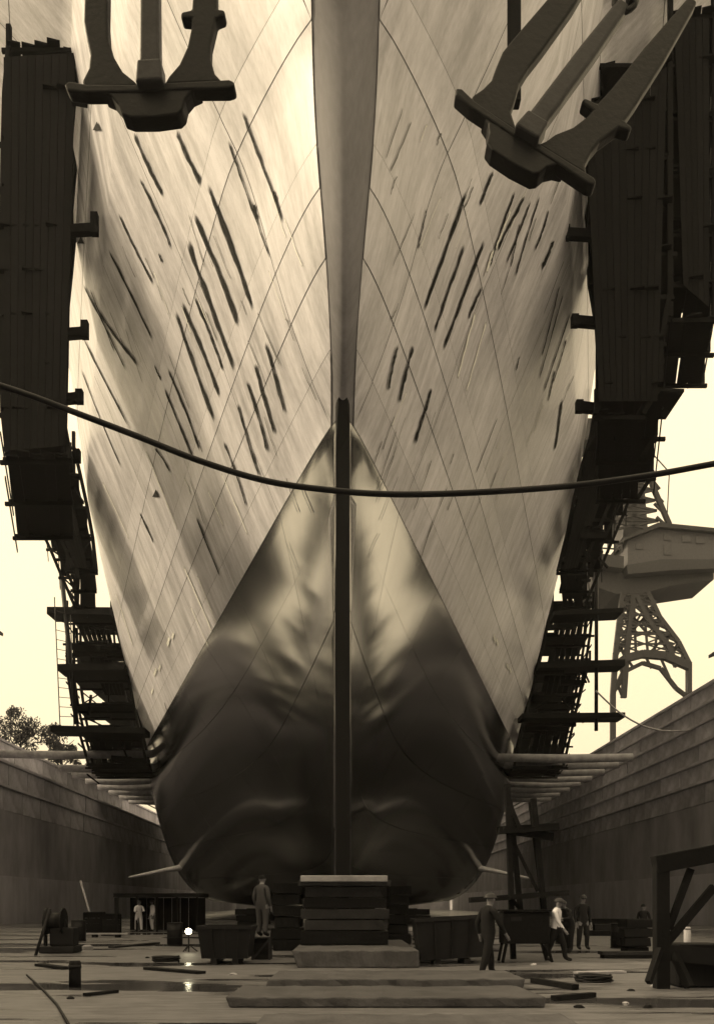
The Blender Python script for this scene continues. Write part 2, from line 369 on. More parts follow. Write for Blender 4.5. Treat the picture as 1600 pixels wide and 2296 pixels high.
# the shell behind the plates
STR = [-.3, 2.2, 5.2, 8.6, 11.7, 14.2, 15.5, 17.2, 18.7, 19.7, 22.3, 23.4, 29.0, 32.6, 36.5, 39.5, 43]
LAP = {8, 10}
GAPH, GAPD, PROUD = .012, .015, .026
for side in (-1, 1):
    for lo, hi, m in ((-.3, 14.2, M_GAP), (14.2, 43, M_GAP)):
        nh = 26
        def dfun(H): return (stem_d(H)+.02, 60)
        patch('shell', m, side, dfun, lo, hi, 60, nh, -.06, ship)
        def dfun(H): return (60, 205)
        patch('shell', m, side, dfun, lo, hi, 80, nh, -.06, ship)
    for k in range(len(STR)-1):
        H0, H1 = STR[k]+GAPH, STR[k+1]-GAPH
        m = M_DARK if STR[k+1] <= 14.2 else (M_PALE2 if k in LAP else M_PALE)
        pr = PROUD + (.022 if k in LAP else 0) + (.012 if k % 2 else 0)
        cuts = [1.0, 2.5, 6.5, 12.5, 20.5, 29.0, 39.0, 52.0]
        off = 0
        cuts = [cuts[0]] + [c + off for c in cuts[1:]]
        nh = max(2, int((H1-H0)/.55)+1)
        for i in range(len(cuts)):
            a_ = cuts[i]; b_ = cuts[i+1] if i+1 < len(cuts) else 184
            def dfun(H, a_=a_, b_=b_, i=i):
                s0 = stem_d(H)
                first = s0 + wst(H) + .004
                A = max(first, 20.0 + a_ + GAPD) if i else first
                return (A, max(20.0 + b_ - GAPD, A + .004))
            if dfun(H0)[1] <= dfun(H0)[0] + .01 and dfun(H1)[1] <= dfun(H1)[0] + .01: continue
            patch('hull_plate', m, side, dfun, H0, H1, 8 if i < 3 else (12 if i < len(cuts)-1 else 40), nh, pr, ship)
# stem: rounded nose joining the two sides
def stem_mesh(H0, H1, wfun, off, nh, name, m):
    vs_, ns, fs = [], [], []
    nd = 6
    for j in range(nh+1):
        H = H0 + (H1-H0)*j/nh; T = wfun(H)
        for i in range(-nd, nd+1):
            q = abs(i)/nd; side = -1 if i < 0 else 1
            d = stem_d(H) + T*q*q
            if i == 0: n = (N(-1, d, H) + N(1, d, H)).normalized()
            else: n = N(side, d, H)
            ns.append(n); vs_.append(S(side, d, H) + n*off)
    r = 2*nd+1
    for j in range(nh):
        for i in range(2*nd): k = j*r+i; fs.append((k, k+1, k+r+1, k+r))
    me = bpy.data.meshes.new(name); me.from_pydata(vs_, [], fs); me.update()
    me.polygons.foreach_set('use_smooth', [True]*len(fs)); me.normals_split_custom_set_from_vertices(ns); me.materials.append(m)
    o = bpy.data.objects.new(name, me); C.objects.link(o); o.parent = ship; o.matrix_parent_inverse = Matrix.Translation(ship.location).inverted()
    return o
stem_mesh(14.22, 43, lambda H: wst(H)+.2, .008, 60, 'stem', M_STEM)
stem_mesh(.72, 14.18, lambda H: wst(H)+.12, .008, 40, 'stem_foot', M_DARK)
# black stem bar with a rounded head
vb = []; hw = .205
y_of = lambda H: stem_d(H) - .12
prof = [(-hw, .78), (hw, .78)] + [(hw, .78 + (14.35-.78)*k/20) for k in range(1, 21)] + [(hw*math.cos(a), 14.35 + .24*math.sin(a)) for a in [math.pi*k/10 for k in range(1, 10)]] + [(-hw, .78 + (14.35-.78)*k/20) for k in range(20, 0, -1)]
vsb = [Vector((x, y_of(min(H,14.2)) - max(0,H-14.2)*.9, H+EYE)) for x, H in prof] + [Vector((x, stem_d(min(H,14.2))+.25 - max(0,H-14.2)*.9, H+EYE)) for x, H in prof]
n_ = len(prof)
MB().add(vsb, [tuple(range(n_)), tuple(range(2*n_-1, n_-1, -1))] + [(i, (i+1)%n_, (i+1)%n_+n_, i+n_) for i in range(n_)]).build('stem_bar', M_BLACK, ship)
# deck and bottom close the hull
vd, fd = [], []
ds = [stem_d(43)+.02 + k*(205-stem_d(43))/30 for k in range(31)]
for d in ds: vd += [S(-1, d, 43), S(1, d, 43)]
fd = [(2*k, 2*k+1, 2*k+3, 2*k+2) for k in range(30)]
MB().add(vd, fd).build('deck', M_TIMBER, ship)
vd = []
dk_ = [26.2 + k*(205-26.2)/40 for k in range(41)]
for d in dk_:
    H = keelH(d)+.0; vd += [S(-1, d, H-.0), S(1, d, H)]
for d in (0,): pass
MB().add(vd, [(2*k, 2*k+2, 2*k+3, 2*k+1) for k in range(40)]).build('keel_plate', M_DARK, ship)

# marks on the plating: (x0,y0,x1,y1,width px) in picture units
def stroke(x0, y0, x1, y1, wd, m=M_STAIN, name='scrape_mark', off=.075, bend=0.0, seg=14):
    pts = []
    for k in range(seg+1):
        q = k/seg
        h = hit(x0 + (x1-x0)*q + bend*math.sin(math.pi*q), y0 + (y1-y0)*q)
        if h is None: return
        pts.append(h)
    if len({p[0] for p in pts}) > 1: return
    vs_, fs, uv = [], [], []
    sd = random.random()*50
    for k, (s_, d, H) in enumerate(pts):
        n = N(s_, d, H); p = S(s_, d, H) + n*off
        a = S(*pts[max(0,k-1)]); b = S(*pts[min(seg,k+1)])
        wv = (b-a).cross(n).normalized()
        q = k/seg
        ww = 1.2*wd*d/FPX * (.75 + .5*noise.noise(Vector((sd, k*.45, 0)))) * .85
        sl = .25*noise.noise(Vector((sd+9, k*.3, 0))) * ww
        for j in (-1, 0, 1): vs_.append(p + wv*(ww*j*1.0 + sl)); uv.append((.5+.5*j, q))
    for k in range(seg):
        for j in range(2): i = k*3+j; fs.append((i, i+1, i+4, i+3))
    me = bpy.data.meshes.new(name); me.from_pydata(vs_, [], fs); me.update()
    ul = me.uv_layers.new(name='UVMap')
    for l in me.loops: ul.data[l.index].uv = uv[l.vertex_index]
    me.polygons.foreach_set('use_smooth', [True]*len(fs)); me.materials.append(m)
    o = bpy.data.objects.new(name, me); C.objects.link(o); o.parent = ship; o.matrix_parent_inverse = Matrix.Translation(ship.location).inverted()
DARKS = [  # left side
 (305,300,370,438,10),(400,295,455,412,12),(318,402,388,556,8),(470,415,572,695,15),(440,480,540,730,15),(425,540,530,828,17),(270,480,347,636,8),
 (248,562,345,760,9),(190,640,285,830,6),(205,650,260,790,5),(225,700,312,818,8),(412,680,497,890,13),(440,665,505,830,9),(398,700,485,945,13),
 (350,820,365,850,7),(380,828,452,1010,11),(372,870,438,1030,10),(600,770,642,925,12),(577,815,621,972,13),(558,855,604,1013,10),(538,905,585,1068,10),
 (505,990,556,1136,8),(190,760,290,955,7),(185,830,275,1050,5),(350,1005,385,1060,6),(316,1150,346,1215,9),(444,1160,496,1292,8),(548,250,640,500,7),(518,315,612,580,5),
 (575,460,582,490,9),(620,430,626,452,8),(362,570,368,585,6),(370,1575,384,1610,5),
 # right side
 (1040,430,945,695,12),(1036,550,968,745,11),(1080,540,988,785,12),(1074,645,1045,712,9),(1100,385,1070,460,10),(1150,430,1092,600,8),(1172,440,1110,560,9),
 (1185,450,1130,590,7),(1205,440,1150,620,7),(1160,500,1140,600,5),(886,775,866,875,10),(921,775,890,903,11),(962,870,924,993,12),(950,470,930,560,4),
 (1225,470,1195,560,8),(1250,640,1210,800,6),(1258,660,1205,850,6),(1275,700,1215,880,7),(1160,800,1153,830,6),(1255,900,1240,1010,14),(1235,540,1210,600,14),
 (1240,830,1225,900,8),(1265,760,1235,860,7)]
for s_ in DARKS: stroke(*s_, bend=random.uniform(-3,3))
for s_ in [(232,1080,292,1210,5),(330,1010,402,1190,6),(470,1100,505,1180,4),(415,1270,480,1420,6),(445,1290,490,1400,5),(430,1360,470,1450,4),(262,1330,300,1450,6),(500,1060,560,1200,4),(1100,560,1085,610,10),(1140,470,1105,560,7),
           (1060,700,1020,850,8),(1085,720,1040,880,6),(383,1430,377,1448,7),(392,1420,388,1432,6),(353,1500,347,1515,6),(362,1492,358,1503,5),(1103,1425,1108,1440,6),(1110,1432,1114,1448,6),(1133,1490,1138,1502,5),(1140,1498,1143,1510,5),(345,1545,341,1556,5)]:
    stroke(*s_, m=M_LIGHT, name='pale_scrape_mark', off=.08)
rs_ = random.Random(5)
for k in range(90):
    side = rs_.choice((-1,1)); x = 768 + side*rs_.uniform(70,530); y = rs_.uniform(240,1250); ln = rs_.uniform(25,130); sl = rs_.uniform(.30,.44)
    if y > 1500 - abs(x-768)*1.2: continue
    stroke(x, y, x - side*sl*ln, y+ln, rs_.uniform(1.5,3.5), m=rs_.choice((M_SMUDGE,M_SMUDGE,M_LIGHT)), name='fine_scratch', off=.07, bend=rs_.uniform(-2,2), seg=7)
# small dark triangular marks
for (x, y, s_) in ((222,285,15),(185,540,13),(353,1108,13)):
    pr_ = [hit(x + a, y + b) for a, b in ((-s_*.6, s_*.5), (s_*.6, s_*.5), (0, -s_*.8))]
    if all(pr_):
        MB().add([S(*p, off=.085) for p in pr_], [(0,1,2)]).build('triangle_mark', M_BLACK, ship)
# stabiliser fins low on the bilge
for side, a, b in ((-1, P(425,1943,84), P(291,1969,84)), (1, P(1050,1943,84), P(1184,1971,84))):
    fin = MB(); r = []
    for q, th, ch in ((-.15,.7,3.2),(0,.6,3.0),(.5,.42,2.5),(.95,.24,1.9),(1,.08,1.5)):
        p = a + (b-a)*q
        r.append([p + Vector((0, ch*u, th*v)) for u, v in ((-.5,-.3),(-.36,.35),(-.1,.5),(.45,.1),(0,-.5),(-.42,-.45))])
    vs_ = [v for k in r for v in k]; n6 = 6
    fs = [(i*n6+j, i*n6+(j+1)%n6, (i+1)*n6+(j+1)%n6, (i+1)*n6+j) for i in range(4) for j in range(n6)] + [tuple(range(24,30))]
    fin.add(vs_, fs, True).build('stabiliser_fin', M_FIN, ship)

# ------------------------------------------------------------------ anchors
def anchor(label, root, rot, scale, hang_to, wide=1.0):
    t = thing('anchor', label, 'anchor', root)
    s = .01*scale                                      # outline in picture units about (338, 205) at 100 px per metre
    R = Matrix.Translation(Vector(root)) @ rot
    def tr(pts): return [((x-338)*s, (205-y)*s) for x, y in pts]
    def part(name, pts, th, m, bev, yo=0.0):
        o = MB().prism(tr(pts), th*scale, Matrix.Translation((0, yo*scale, 0))).build(name, m, None, bev*scale, 3)
        o.data.transform(R); o.parent = t; o.matrix_parent_inverse = Matrix.Translation(t.location).inverted(); return o
    part('crown', [(138,176),(150,168),(190,178),(310,186),(370,186),(480,188),(515,188),(527,194),(527,206),(512,210),(440,206),(370,204),(310,204),(190,198),(146,190)], .34, M_ANCHOR, .05, .17)
    part('crown_boss', [(225,196),(450,200),(428,208),(414,224),(409,246),(398,256),(345,260),(290,257),(270,249),(262,226),(246,206)], .42, M_ANCHOR, .06, .24)
    WL = lambda L_, c: [((x-c)*wide+c if y < 150 else x, y) for x, y in L_]
    part('fluke', WL([(312,190),(300,176),(272,152),(250,114),(240,79),(237,34),(238,-30),(236,-160),(222,-330),(204,-330),(190,-160),(184,-30),(182,34),(190,79),(197,110),(194,140),(178,170),(190,186)], 214), .3, M_ANCHOR, .06, .17)
    part('fluke', WL([(366,190),(378,170),(402,144),(420,106),(428,69),(430,46),(405,42),(405,28),(430,24),(434,-30),(438,-160),(448,-330),(466,-330),(480,-160),(486,-30),(487,26),(505,30),(505,44),(486,50),(481,70),(473,104),(472,134),(482,170),(502,192)], 456), .3, M_ANCHOR, .06, .17)
    part('shank', [(316,196),(316,150),(318,-60),(324,-210),(354,-210),(360,-60),(362,150),(362,196)], .34, M_SHANK, .08, -.02)
    part('shank_boss', [(308,200),(312,150),(366,150),(370,200)], .44, M_SHANK, .06, .0)
    sh = MB().tube([R @ Vector((.23*scale*math.cos(a), -.1, 4.25*scale + .3*scale*math.sin(a))) for a in [2*math.pi*k/16 for k in range(17)]], .07*scale, 8, False).build('shackle', M_ANCHOR, t)
    # chain
    top = R @ Vector((0, -.1, 4.5*scale)); end = Vector(hang_to)
    ch = thing('anchor_chain', 'heavy iron chain running up from the ' + ('left' if root[0] < 0 else 'tilted right') + ' anchor', 'chain', top)
    L_ = (end-top).length; n = max(2, int(L_/.52)); dv = (end-top).normalized()
    x1 = dv.cross(Vector((0,1,0))).normalized(); y1 = dv.cross(x1)
    for k in range(n):
        c = top + dv*(.52*k + .1); u = x1 if k % 2 else y1
        pts = [c + dv*(.36*math.sin(a)) + u*(.19*math.cos(a)) for a in [2*math.pi*j/14 for j in range(15)]]
        MB().tube(pts, .075, 6, False).build('link', M_ANCHOR, ch)
    return t
anchor('black stockless anchor hanging level at upper left, flukes up', P(338,205,20), Matrix.Rotation(math.radians(-4), 4, 'Z'), 1.0, Vector((-4.3, 20.6, 31)))
anchor('black stockless anchor hanging tilted at upper right', P(1172,318,20), Matrix.Rotation(math.radians(10), 4, 'Z') @ Matrix.Rotation(math.radians(35), 4, 'Y') @ Matrix.Rotation(math.radians(-12), 4, 'Z') , 1.0, Vector((6.6, 19, 30)), 1.3)
hb = MB().beam(P(1152,236,23), P(1152,-260,23), .31, .31).build('hanging_timber', M_DTIMBER, None, .03)
tag(hb, 'dark square timber hanging down beside the tilted right anchor', 'timber')

# ------------------------------------------------------------------ staging along the sides
def staging(label, rows, d0, d1, side, lean=.299, planks=5, step=2.0, posts=3, group='staging towers'):
    """rows: picture positions (y, x_inner, x_outer) top to bottom, seen at the front depth d0"""
    def at(y):
        for (ya, ia, oa), (yb, ib, ob) in zip(rows, rows[1:]):
            if ya <= y <= yb: q = (y-ya)/(yb-ya); return ia+(ib-ia)*q, oa+(ob-oa)*q
        return rows[-1][1:] if y > rows[-1][0] else rows[0][1:]
    z_of = lambda y: EYE + (VY-y)*d0/FPX
    y_of_z = lambda z: VY - (z-EYE)*FPX/d0
    zt, zb = z_of(rows[0][0]), z_of(rows[-1][0])
    base = P(at(rows[-1][0])[0], rows[-1][0], d0)
    t = thing('staging_tower', label, 'scaffold', base, group)
    sh = lambda d: side*lean*(d-d0)
    def xs(z):
        i, o = at(y_of_z(z)); return (i-VX)*d0/FPX, (o-VX)*d0/FPX
    z = zt; lev = []
    while z > zb - .3: lev.append(z); z -= step*random.uniform(.92,1.08)
    lev.append(zb)
    for z in lev:
        xi, xo = xs(z)
        n = planks
        for k in range(n):
            q = (k+.5)/n; xc = xi + (xo-xi)*q; wd = abs(xo-xi)/n - .04
            e0, e1 = random.uniform(-.5,.2), random.uniform(-.2,.5)
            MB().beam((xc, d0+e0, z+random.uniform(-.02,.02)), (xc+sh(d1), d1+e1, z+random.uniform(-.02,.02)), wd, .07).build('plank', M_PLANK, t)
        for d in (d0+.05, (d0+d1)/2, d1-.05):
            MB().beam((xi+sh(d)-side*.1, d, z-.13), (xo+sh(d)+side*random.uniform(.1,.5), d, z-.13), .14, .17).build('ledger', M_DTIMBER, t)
    # posts follow the line of the side
    for c in range(posts):
        d = d0 + (d1-d0)*c/(posts-1)
        for q in (0.0, 1.0):
            pts = []
            for z in [zt + .9] + lev:
                xi, xo = xs(z); pts.append(Vector((xi+(xo-xi)*q + sh(d), d, z)))
            b = MB()
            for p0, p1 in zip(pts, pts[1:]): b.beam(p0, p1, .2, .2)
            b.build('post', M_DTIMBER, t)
    # cross braces on the two ends and boarding along the outer side
    for z0, z1 in zip(lev, lev[1:]):
        a, b_ = xs(z0), xs(z1)
        if random.random() < .25: MB().beam((a[0]+.02, d0-.16, z0), (b_[1], d0-.16, z1), .09, .12).build('brace', M_DTIMBER, t)
        if random.random() < .3: MB().beam((a[1]+sh(d1), d1+.16, z0), (b_[0]+sh(d1), d1+.16, z1), .09, .12).build('brace', M_DTIMBER, t)
        MB().beam((a[1]+side*.12, d0, z0-.9), (a[1]+side*.12+sh(d1), d1, z0-.9), .05, .14).build('guard_rail', M_DTIMBER, t)
    return t
def boards(t, p00, p01, p10, p11, n, th=.06, name='board'):
    """upright boarding between four corners, one object to a board"""
    for k in range(n):
        if random.random() < .06: continue
        q0, q1 = k/n, (k+.93)/n
        a, b = p00.lerp(p01, q0), p00.lerp(p01, q1); c, e = p10.lerp(p11, q0), p10.lerp(p11, q1)
        o = Vector((0, th, 0))
        MB().add([a,b,e,c,a+o,b+o,e+o,c+o], [(0,1,2,3),(7,6,5,4),(0,4,5,1),(1,5,6,2),(2,6,7,3),(3,7,4,0)]).build(name, M_PLANK, t)

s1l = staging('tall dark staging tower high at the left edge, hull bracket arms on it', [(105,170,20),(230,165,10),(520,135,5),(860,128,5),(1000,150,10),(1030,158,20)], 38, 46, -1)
boards(s1l, P(20,125,45.9), P(168,120,45.9), P(10,1015,45.9), P(150,1010,45.9), 16)
s2l = staging('short dark staging stage, middle of the left side', [(1000,165,38),(1110,190,95),(1190,206,128),(1282,216,168)], 58, 65, -1, step=2.0, planks=4)
boards(s2l, P(60,1010,64.8), P(150,1010,64.8), P(172,1280,64.8), P(206,1280,64.8), 7)
s3l = staging('open staging tower low on the left beside the bilge, with the ladder', [(1372,250,150),(1500,285,150),(1600,303,165),(1720,330,200)], 76, 82, -1, lean=.1, step=2.6, planks=4)
boards(s3l, P(170,1390,80), P(240,1390,80), P(235,1560,80), P(282,1560,80), 6)
boards(s3l, P(205,1640,80), P(292,1640,80), P(215,1715,80), P(300,1715,80), 6)
s1r = staging('tall dark staging tower high at the right edge, beside the tilted anchor', [(140,1300,1500),(330,1310,1500),(480,1335,1500),(700,1342,1500),(712,1342,1482),(905,1340,1478),(930,1335,1440)], 38, 46, 1)
boards(s1r, P(1318,160,45.9), P(1482,160,45.9), P(1345,900,45.9), P(1470,900,45.9), 16)
s1x = staging('narrow outer staging bay at the far right edge, ending in a platform', [(30,1502,1600),(400,1502,1600),(712,1502,1600)], 39, 44, 1, planks=3, step=2.4)
s2r = staging('short dark staging stage, middle of the right side', [(905,1335,1440),(990,1322,1425),(1070,1296,1392),(1180,1275,1345),(1282,1250,1302)], 58, 65, 1, step=2.0, planks=4)
boards(s2r, P(1335,915,64.8), P(1430,915,64.8), P(1255,1280,64.8), P(1298,1280,64.8), 7)
s3r = staging('open staging tower low on the right beside the bilge, with a tall pole', [(1352,1238,1330),(1460,1216,1318),(1600,1180,1290),(1720,1152,1262)], 76, 82, 1, lean=.1, step=2.6, planks=4)
boards(s3r, P(1240,1360,80), P(1318,1360,80), P(1200,1560,80), P(1270,1560,80), 6)
boards(s3r, P(1195,1600,80), P(1280,1600,80), P(1168,1715,80), P(1255,1715,80), 6)
boards(s1l, P(8,128,37.7), P(170,118,37.7), P(8,1012,37.7), P(146,1000,37.7), 9)
boards(s1r, P(1312,240,37.7), P(1496,150,37.7), P(1343,900,37.7), P(1474,900,37.7), 10)
boards(s1x, P(1512,40,38.7), P(1590,40,38.7), P(1532,640,38.7), P(1590,690,38.7), 5)
boards(s2l, P(55,1020,57.7), P(140,1020,57.7), P(172,1275,57.7), P(196,1275,57.7), 5)
boards(s2r, P(1340,915,57.7), P(1420,915,57.7), P(1262,1275,57.7), P(1294,1275,57.7), 5)
s4l = staging('long far staging added on the left behind the ladder tower, darkening hull reflections', [(1480,262,175),(1600,290,190),(1725,322,215)], 92, 128, -1, lean=.0, step=2.3, planks=4)  # added mostly hidden, gives the lower left hull a dark reflection
s4r = staging('long far staging added on the right behind the pole tower, darkening hull reflections', [(1480,1240,1322),(1600,1205,1290),(1725,1178,1262)], 92, 128, 1, lean=.0, step=2.3, planks=4)  # its added counterpart, for the dark reflection on the lower right
rq = random.Random(11)
for t, lo, hi, dn in ((s3l, (165,1385), (318,1715), 1), (s3r, (1175,1360), (1335,1715), -1), (s2l, (95,1040), (200,1275), 1), (s2r, (1265,940), (1405,1275), -1)):
    far = t in (s3l, s3r)
    for k in range(16 if far else 8):
        q = rq.random(); y = lo[1] + (hi[1]-lo[1])*q
        xc = (lo[0]+hi[0])/2 + dn*(q-.5)*(hi[0]-lo[0])*.5 + rq.uniform(-45,45)*(1 if far else .6)
        d = (75.5 if far else 57.4) + rq.uniform(0,4)
        kind = rq.random()
        if kind < .4: MB().beam(P(xc,y,d), P(xc+rq.uniform(-6,6),y+rq.uniform(25,70),d), rq.uniform(.12,.3), .15).build('upright', M_DTIMBER, t)
        elif kind < .75: MB().beam(P(xc,y,d), P(xc+rq.uniform(-50,50),y+rq.uniform(20,60),d), .12, .14).build('brace', M_DTIMBER, t)
        else: MB().beam(P(xc-rq.uniform(20,45),y,d), P(xc+rq.uniform(15,45),y+rq.uniform(-4,4),d), .5, rq.uniform(.12,.5)).build('plank', M_PLANK, t)
# bracket arms from the staging to the plating
for t, d, lst in ((s1l, 38.6, [(515,130,212,480),(747,128,190,722),(893,125,178,876),(1025,140,172,1010)]), (s1r, 38.6, [(525,1345,1268,508),(721,1345,1288,708),(913,1340,1298,900)])):
    for y, xa, xb, yt in lst:
        MB().beam(P(xa,y+5,d), P(xb,y,d), .34, .36).build('bracket_arm', M_DTIMBER, t)
        MB().beam(P(xb,y+12,d), P(xb,yt,d), .3, .3).build('bracket_post', M_DTIMBER, t)
MB().beam(P(160,215,37), P(250,232,37), .4, .45).build('bracket_arm', M_DTIMBER, s1l)
# loose planks and poles that stick out of the staging
for lab, a, b, wd in (('long thin plank sticking out left from the staging above the ladder', P(48,1111,60), P(178,1112,60), .2),
                 ('plank end sticking out right from the staging above the crane', P(1322,993,57), P(1458,988,57), .3),
                 ('plank sticking out right from the foot of the tall right staging', P(1440,906,39), P(1512,908,39), .12),
                 ('plank sticking out left from the top of the low left staging', P(116,1379,76), P(255,1380,75.7), .6),
                 ('plank end sticking out left at mid height of the low left staging', P(138,1505,75.5), P(285,1503,75.5), .55),
                 ('broad plank deck end at the foot of the low left staging', P(122,1640,75), P(330,1645,75), .5),
                 ('plank sticking out right at mid height of the low right staging', P(1200,1500,75.5), P(1392,1494,75.5), .5),
                 ('plank sticking out right near the top of the low right staging', P(1235,1385,75.5), P(1388,1378,75.5), .35),
                 ('thin plank sticking out right near the foot of the low right staging', P(1165,1612,75.3), P(1392,1610,75.3), .4)):
    tag(MB().beam(a, b, 2.2, wd).build('plank', M_PLANK), lab, 'plank')
tag(MB().tube([P(1337,1180,75), P(1336,1640,75)], .16, 8).build('scaffold_pole', M_STEEL), 'tall upright pole standing in front of the crane legs', 'pole')
tag(MB().tube([P(138,1290,75), P(172,1625,75)], .2, 8).build('scaffold_pole', M_STEEL), 'leaning mast pole rising above the low left staging', 'pole')
tag(MB().tube([P(140,1305,75.4), P(196,1385,75.4)], .1, 6).build('scaffold_stay', M_STEEL), 'slanting stay running down from the top of the leaning mast', 'stay')
ld = thing('ladder', 'thin upright ladder outside the low left staging', 'ladder', P(135,1640,74.6))
for a, b in ((P(122,1340,74.6), P(135,1640,74.6)), (P(158,1380,74.6), P(166,1640,74.6))): MB().tube([a, b], .045, 6).build('rail', M_STEEL, ld)
for k in range(13):
    q = k/12.5; MB().tube([P(122,1370,74.6).lerp(P(135,1640,74.6), q), P(158,1380,74.6).lerp(P(166,1640,74.6), q)], .03, 5).build('rung', M_STEEL, ld)
# breast shores from the dock walls to the hull
for side, lst in ((-1, [(1692,-40,1)] + [(y, 768-2.1*(2026-y), 0) for y in (1724,1738,1752,1765,1777,1788,1798)]), (1, [(y, 768+1.99*(2026-y), 0) for y in (1700,1716,1732,1746,1759,1771,1782,1792)])):
    for k, (y, xe, far) in enumerate(lst):
        d = 2000*12.1/(2026-y) if not far else 2000*13.2/(2026-y)
        a = P(xe, y, d); b = Vector((cx(d) + side*(half(d, 12.1)-.1), d, a.z))
        pos = ('nearest','second nearest','third nearest','fourth','fifth','sixth','seventh','farthest')[k]
        o = MB().tube([a, a.lerp(b,.5) + Vector((0,0,-.1)), b], [.34,.37,.34], 10).build('breast_shore', M_LPLANK)
        tag(o, pos + ' of the pale round timber shores between hull and ' + ('left' if side < 0 else 'right') + ' dock wall', 'shore', 'breast shores')

# ------------------------------------------------------------------ keel blocks and the floor of the dock
def rough_box(c, size, n, jit, name, m, parent=None, bev=.03, seed=0):
    rnd = random.Random(seed); x, y, z = size; vs_, fs = [], []
    for i in range(n+1):
        q = -x/2 + x*i/n
        for (a, b) in ((-1,-1),(1,-1),(1,1),(-1,1)):
            top = 1 if b > 0 else .15
            vs_.append(Vector(c) + Vector((q + (rnd.uniform(-jit,jit) if 0 < i < n else rnd.uniform(-jit,jit)*2), a*y/2 + rnd.uniform(-jit,jit)*top, b*z/2 + rnd.uniform(-jit,jit)*.35*top)))
    for i in range(n):
        o = i*4
        for j in range(4): fs.append((o+j, o+(j+1)%4, o+4+(j+1)%4, o+4+j))
    fs += [(0,1,2,3), (4*n+3,4*n+2,4*n+1,4*n)]
    return MB().add(vs_, fs).build(name, m, parent, bev, 2)
def stack(name, label, cat, x0, x1, d0, d1, z1, layers, group=None, mats=(M_TIMBER,)):
    t = thing(name, label, cat, ((x0+x1)/2, (d0+d1)/2, 0), group)
    z = 0
    for k, (h, ins, n) in enumerate(layers):
        for j in range(n):
            a, b = d0 + (d1-d0)*j/n, d0 + (d1-d0)*(j+1)/n
            w_ = (x1-x0) - 2*ins + random.uniform(-.08,.08)
            rough_box(((x0+x1)/2 + random.uniform(-.06,.06), (a+b)/2 + random.uniform(-.05,.05), z + h/2), (w_ + random.uniform(-.1,.1), b-a-.04, h-.03), 6, .018, 'timber' if k else 'base_block', mats[k % len(mats)], t, .015, random.randint(0,999))
        z += h
    return t
kl = [(.42,0,1),(.4,.1,2),(.3,.2,3),(.3,.05,3),(.3,.12,3),(.3,.25,3),(.2,-.02,4)]
ztop = P(0,1975,25.5).z
sc_ = ztop/sum(l[0] for l in kl)
for i, d in enumerate((24.6, 30.5, 35.5, 40.5, 46, 52)):
    zt = keelH(d+1)+EYE-.02 if i else ztop
    f = zt/sum(l[0] for l in kl)
    lab = ('nearest timber keel block stack directly under the stem', 'second keel block stack behind the nearest one under the stem', 'third keel block stack under the keel', 'fourth keel block stack under the keel', 'fifth keel block stack under the keel', 'farthest keel block stack under the keel')[i]
    stack('keel_block', lab, 'keel block', cx(d)-1.25, cx(d)+1.25, d, d+1.9, zt, [(h*f, n, c) for h, n, c in kl], 'keel blocks', (M_TIMBER, M_DTIMBER, M_TIMBER))
tag(MB().beam(P(674,1972,24.4), P(868,1972,24.4), .35, .17).build('cap_timber', M_LPLANK, None, .02), 'pale cap timber across the top of the nearest keel block', 'timber')
for x, y, s_, lab in ((612,2134,-1,'tall dark block stack beside the standing worker, left of the keel'), (873,2118,1,'tall dark block stack just right of the keel')):
    d = floor_d(y); xa = (x-VX)*d/FPX; wd = .95 if s_ < 0 else .8
    stack('side_block', lab, 'block stack', xa, xa+wd, d, d+1.6, 0, [(.38,0,2)]*6, 'side block stacks', (M_DTIMBER,))
for s_, d in ((-1,58),(1,58),(-1,66),(1,66)):
    xb = cx(d)+s_*5.5
    stack('bilge_block', ('left' if s_<0 else 'right') + ' bilge block stack, ' + ('nearer' if d==58 else 'farther') + ' of two under the round of the hull', 'block stack', xb-.8, xb+.8, d, d+1.5, 0, [(.4,0,1)]*3, 'bilge blocks', (M_DTIMBER,))
# stone slabs stepping down to the camera
def fl_(x, y): return Vector(((x-VX)*floor_d(y)/FPX, floor_d(y), 0))
def slab(lab, x0, x1, yf, yb, th):
    d0, d1 = EYE*FPX/(yf-VY), None
    zt = th
    d1 = (EYE-zt)*FPX/(yb-VY)
    X0, X1 = (x0-VX)*d0/FPX, (x1-VX)*d0/FPX
    o = rough_box(((X0+X1)/2, (d0+d1)/2, th/2+.004), (X1-X0, d1-d0, th), 26, .035, 'stone_slab', M_SLAB, None, .025, int(yf))
    return tag(o, lab, 'slab', 'stone slabs')
slab('raised stone slab just in front of the keel blocks', 660, 940, 2172, 2109, .42)
slab('middle stone slab of the three leading to the keel blocks', 597, 1178, 2222, 2178, .20)
slab('nearest stone slab at the bottom of the picture', 506, 1218, 2262, 2213, .16)
slab('stone slab edge in the very foreground', 560, 1330, 2330, 2276, .10)

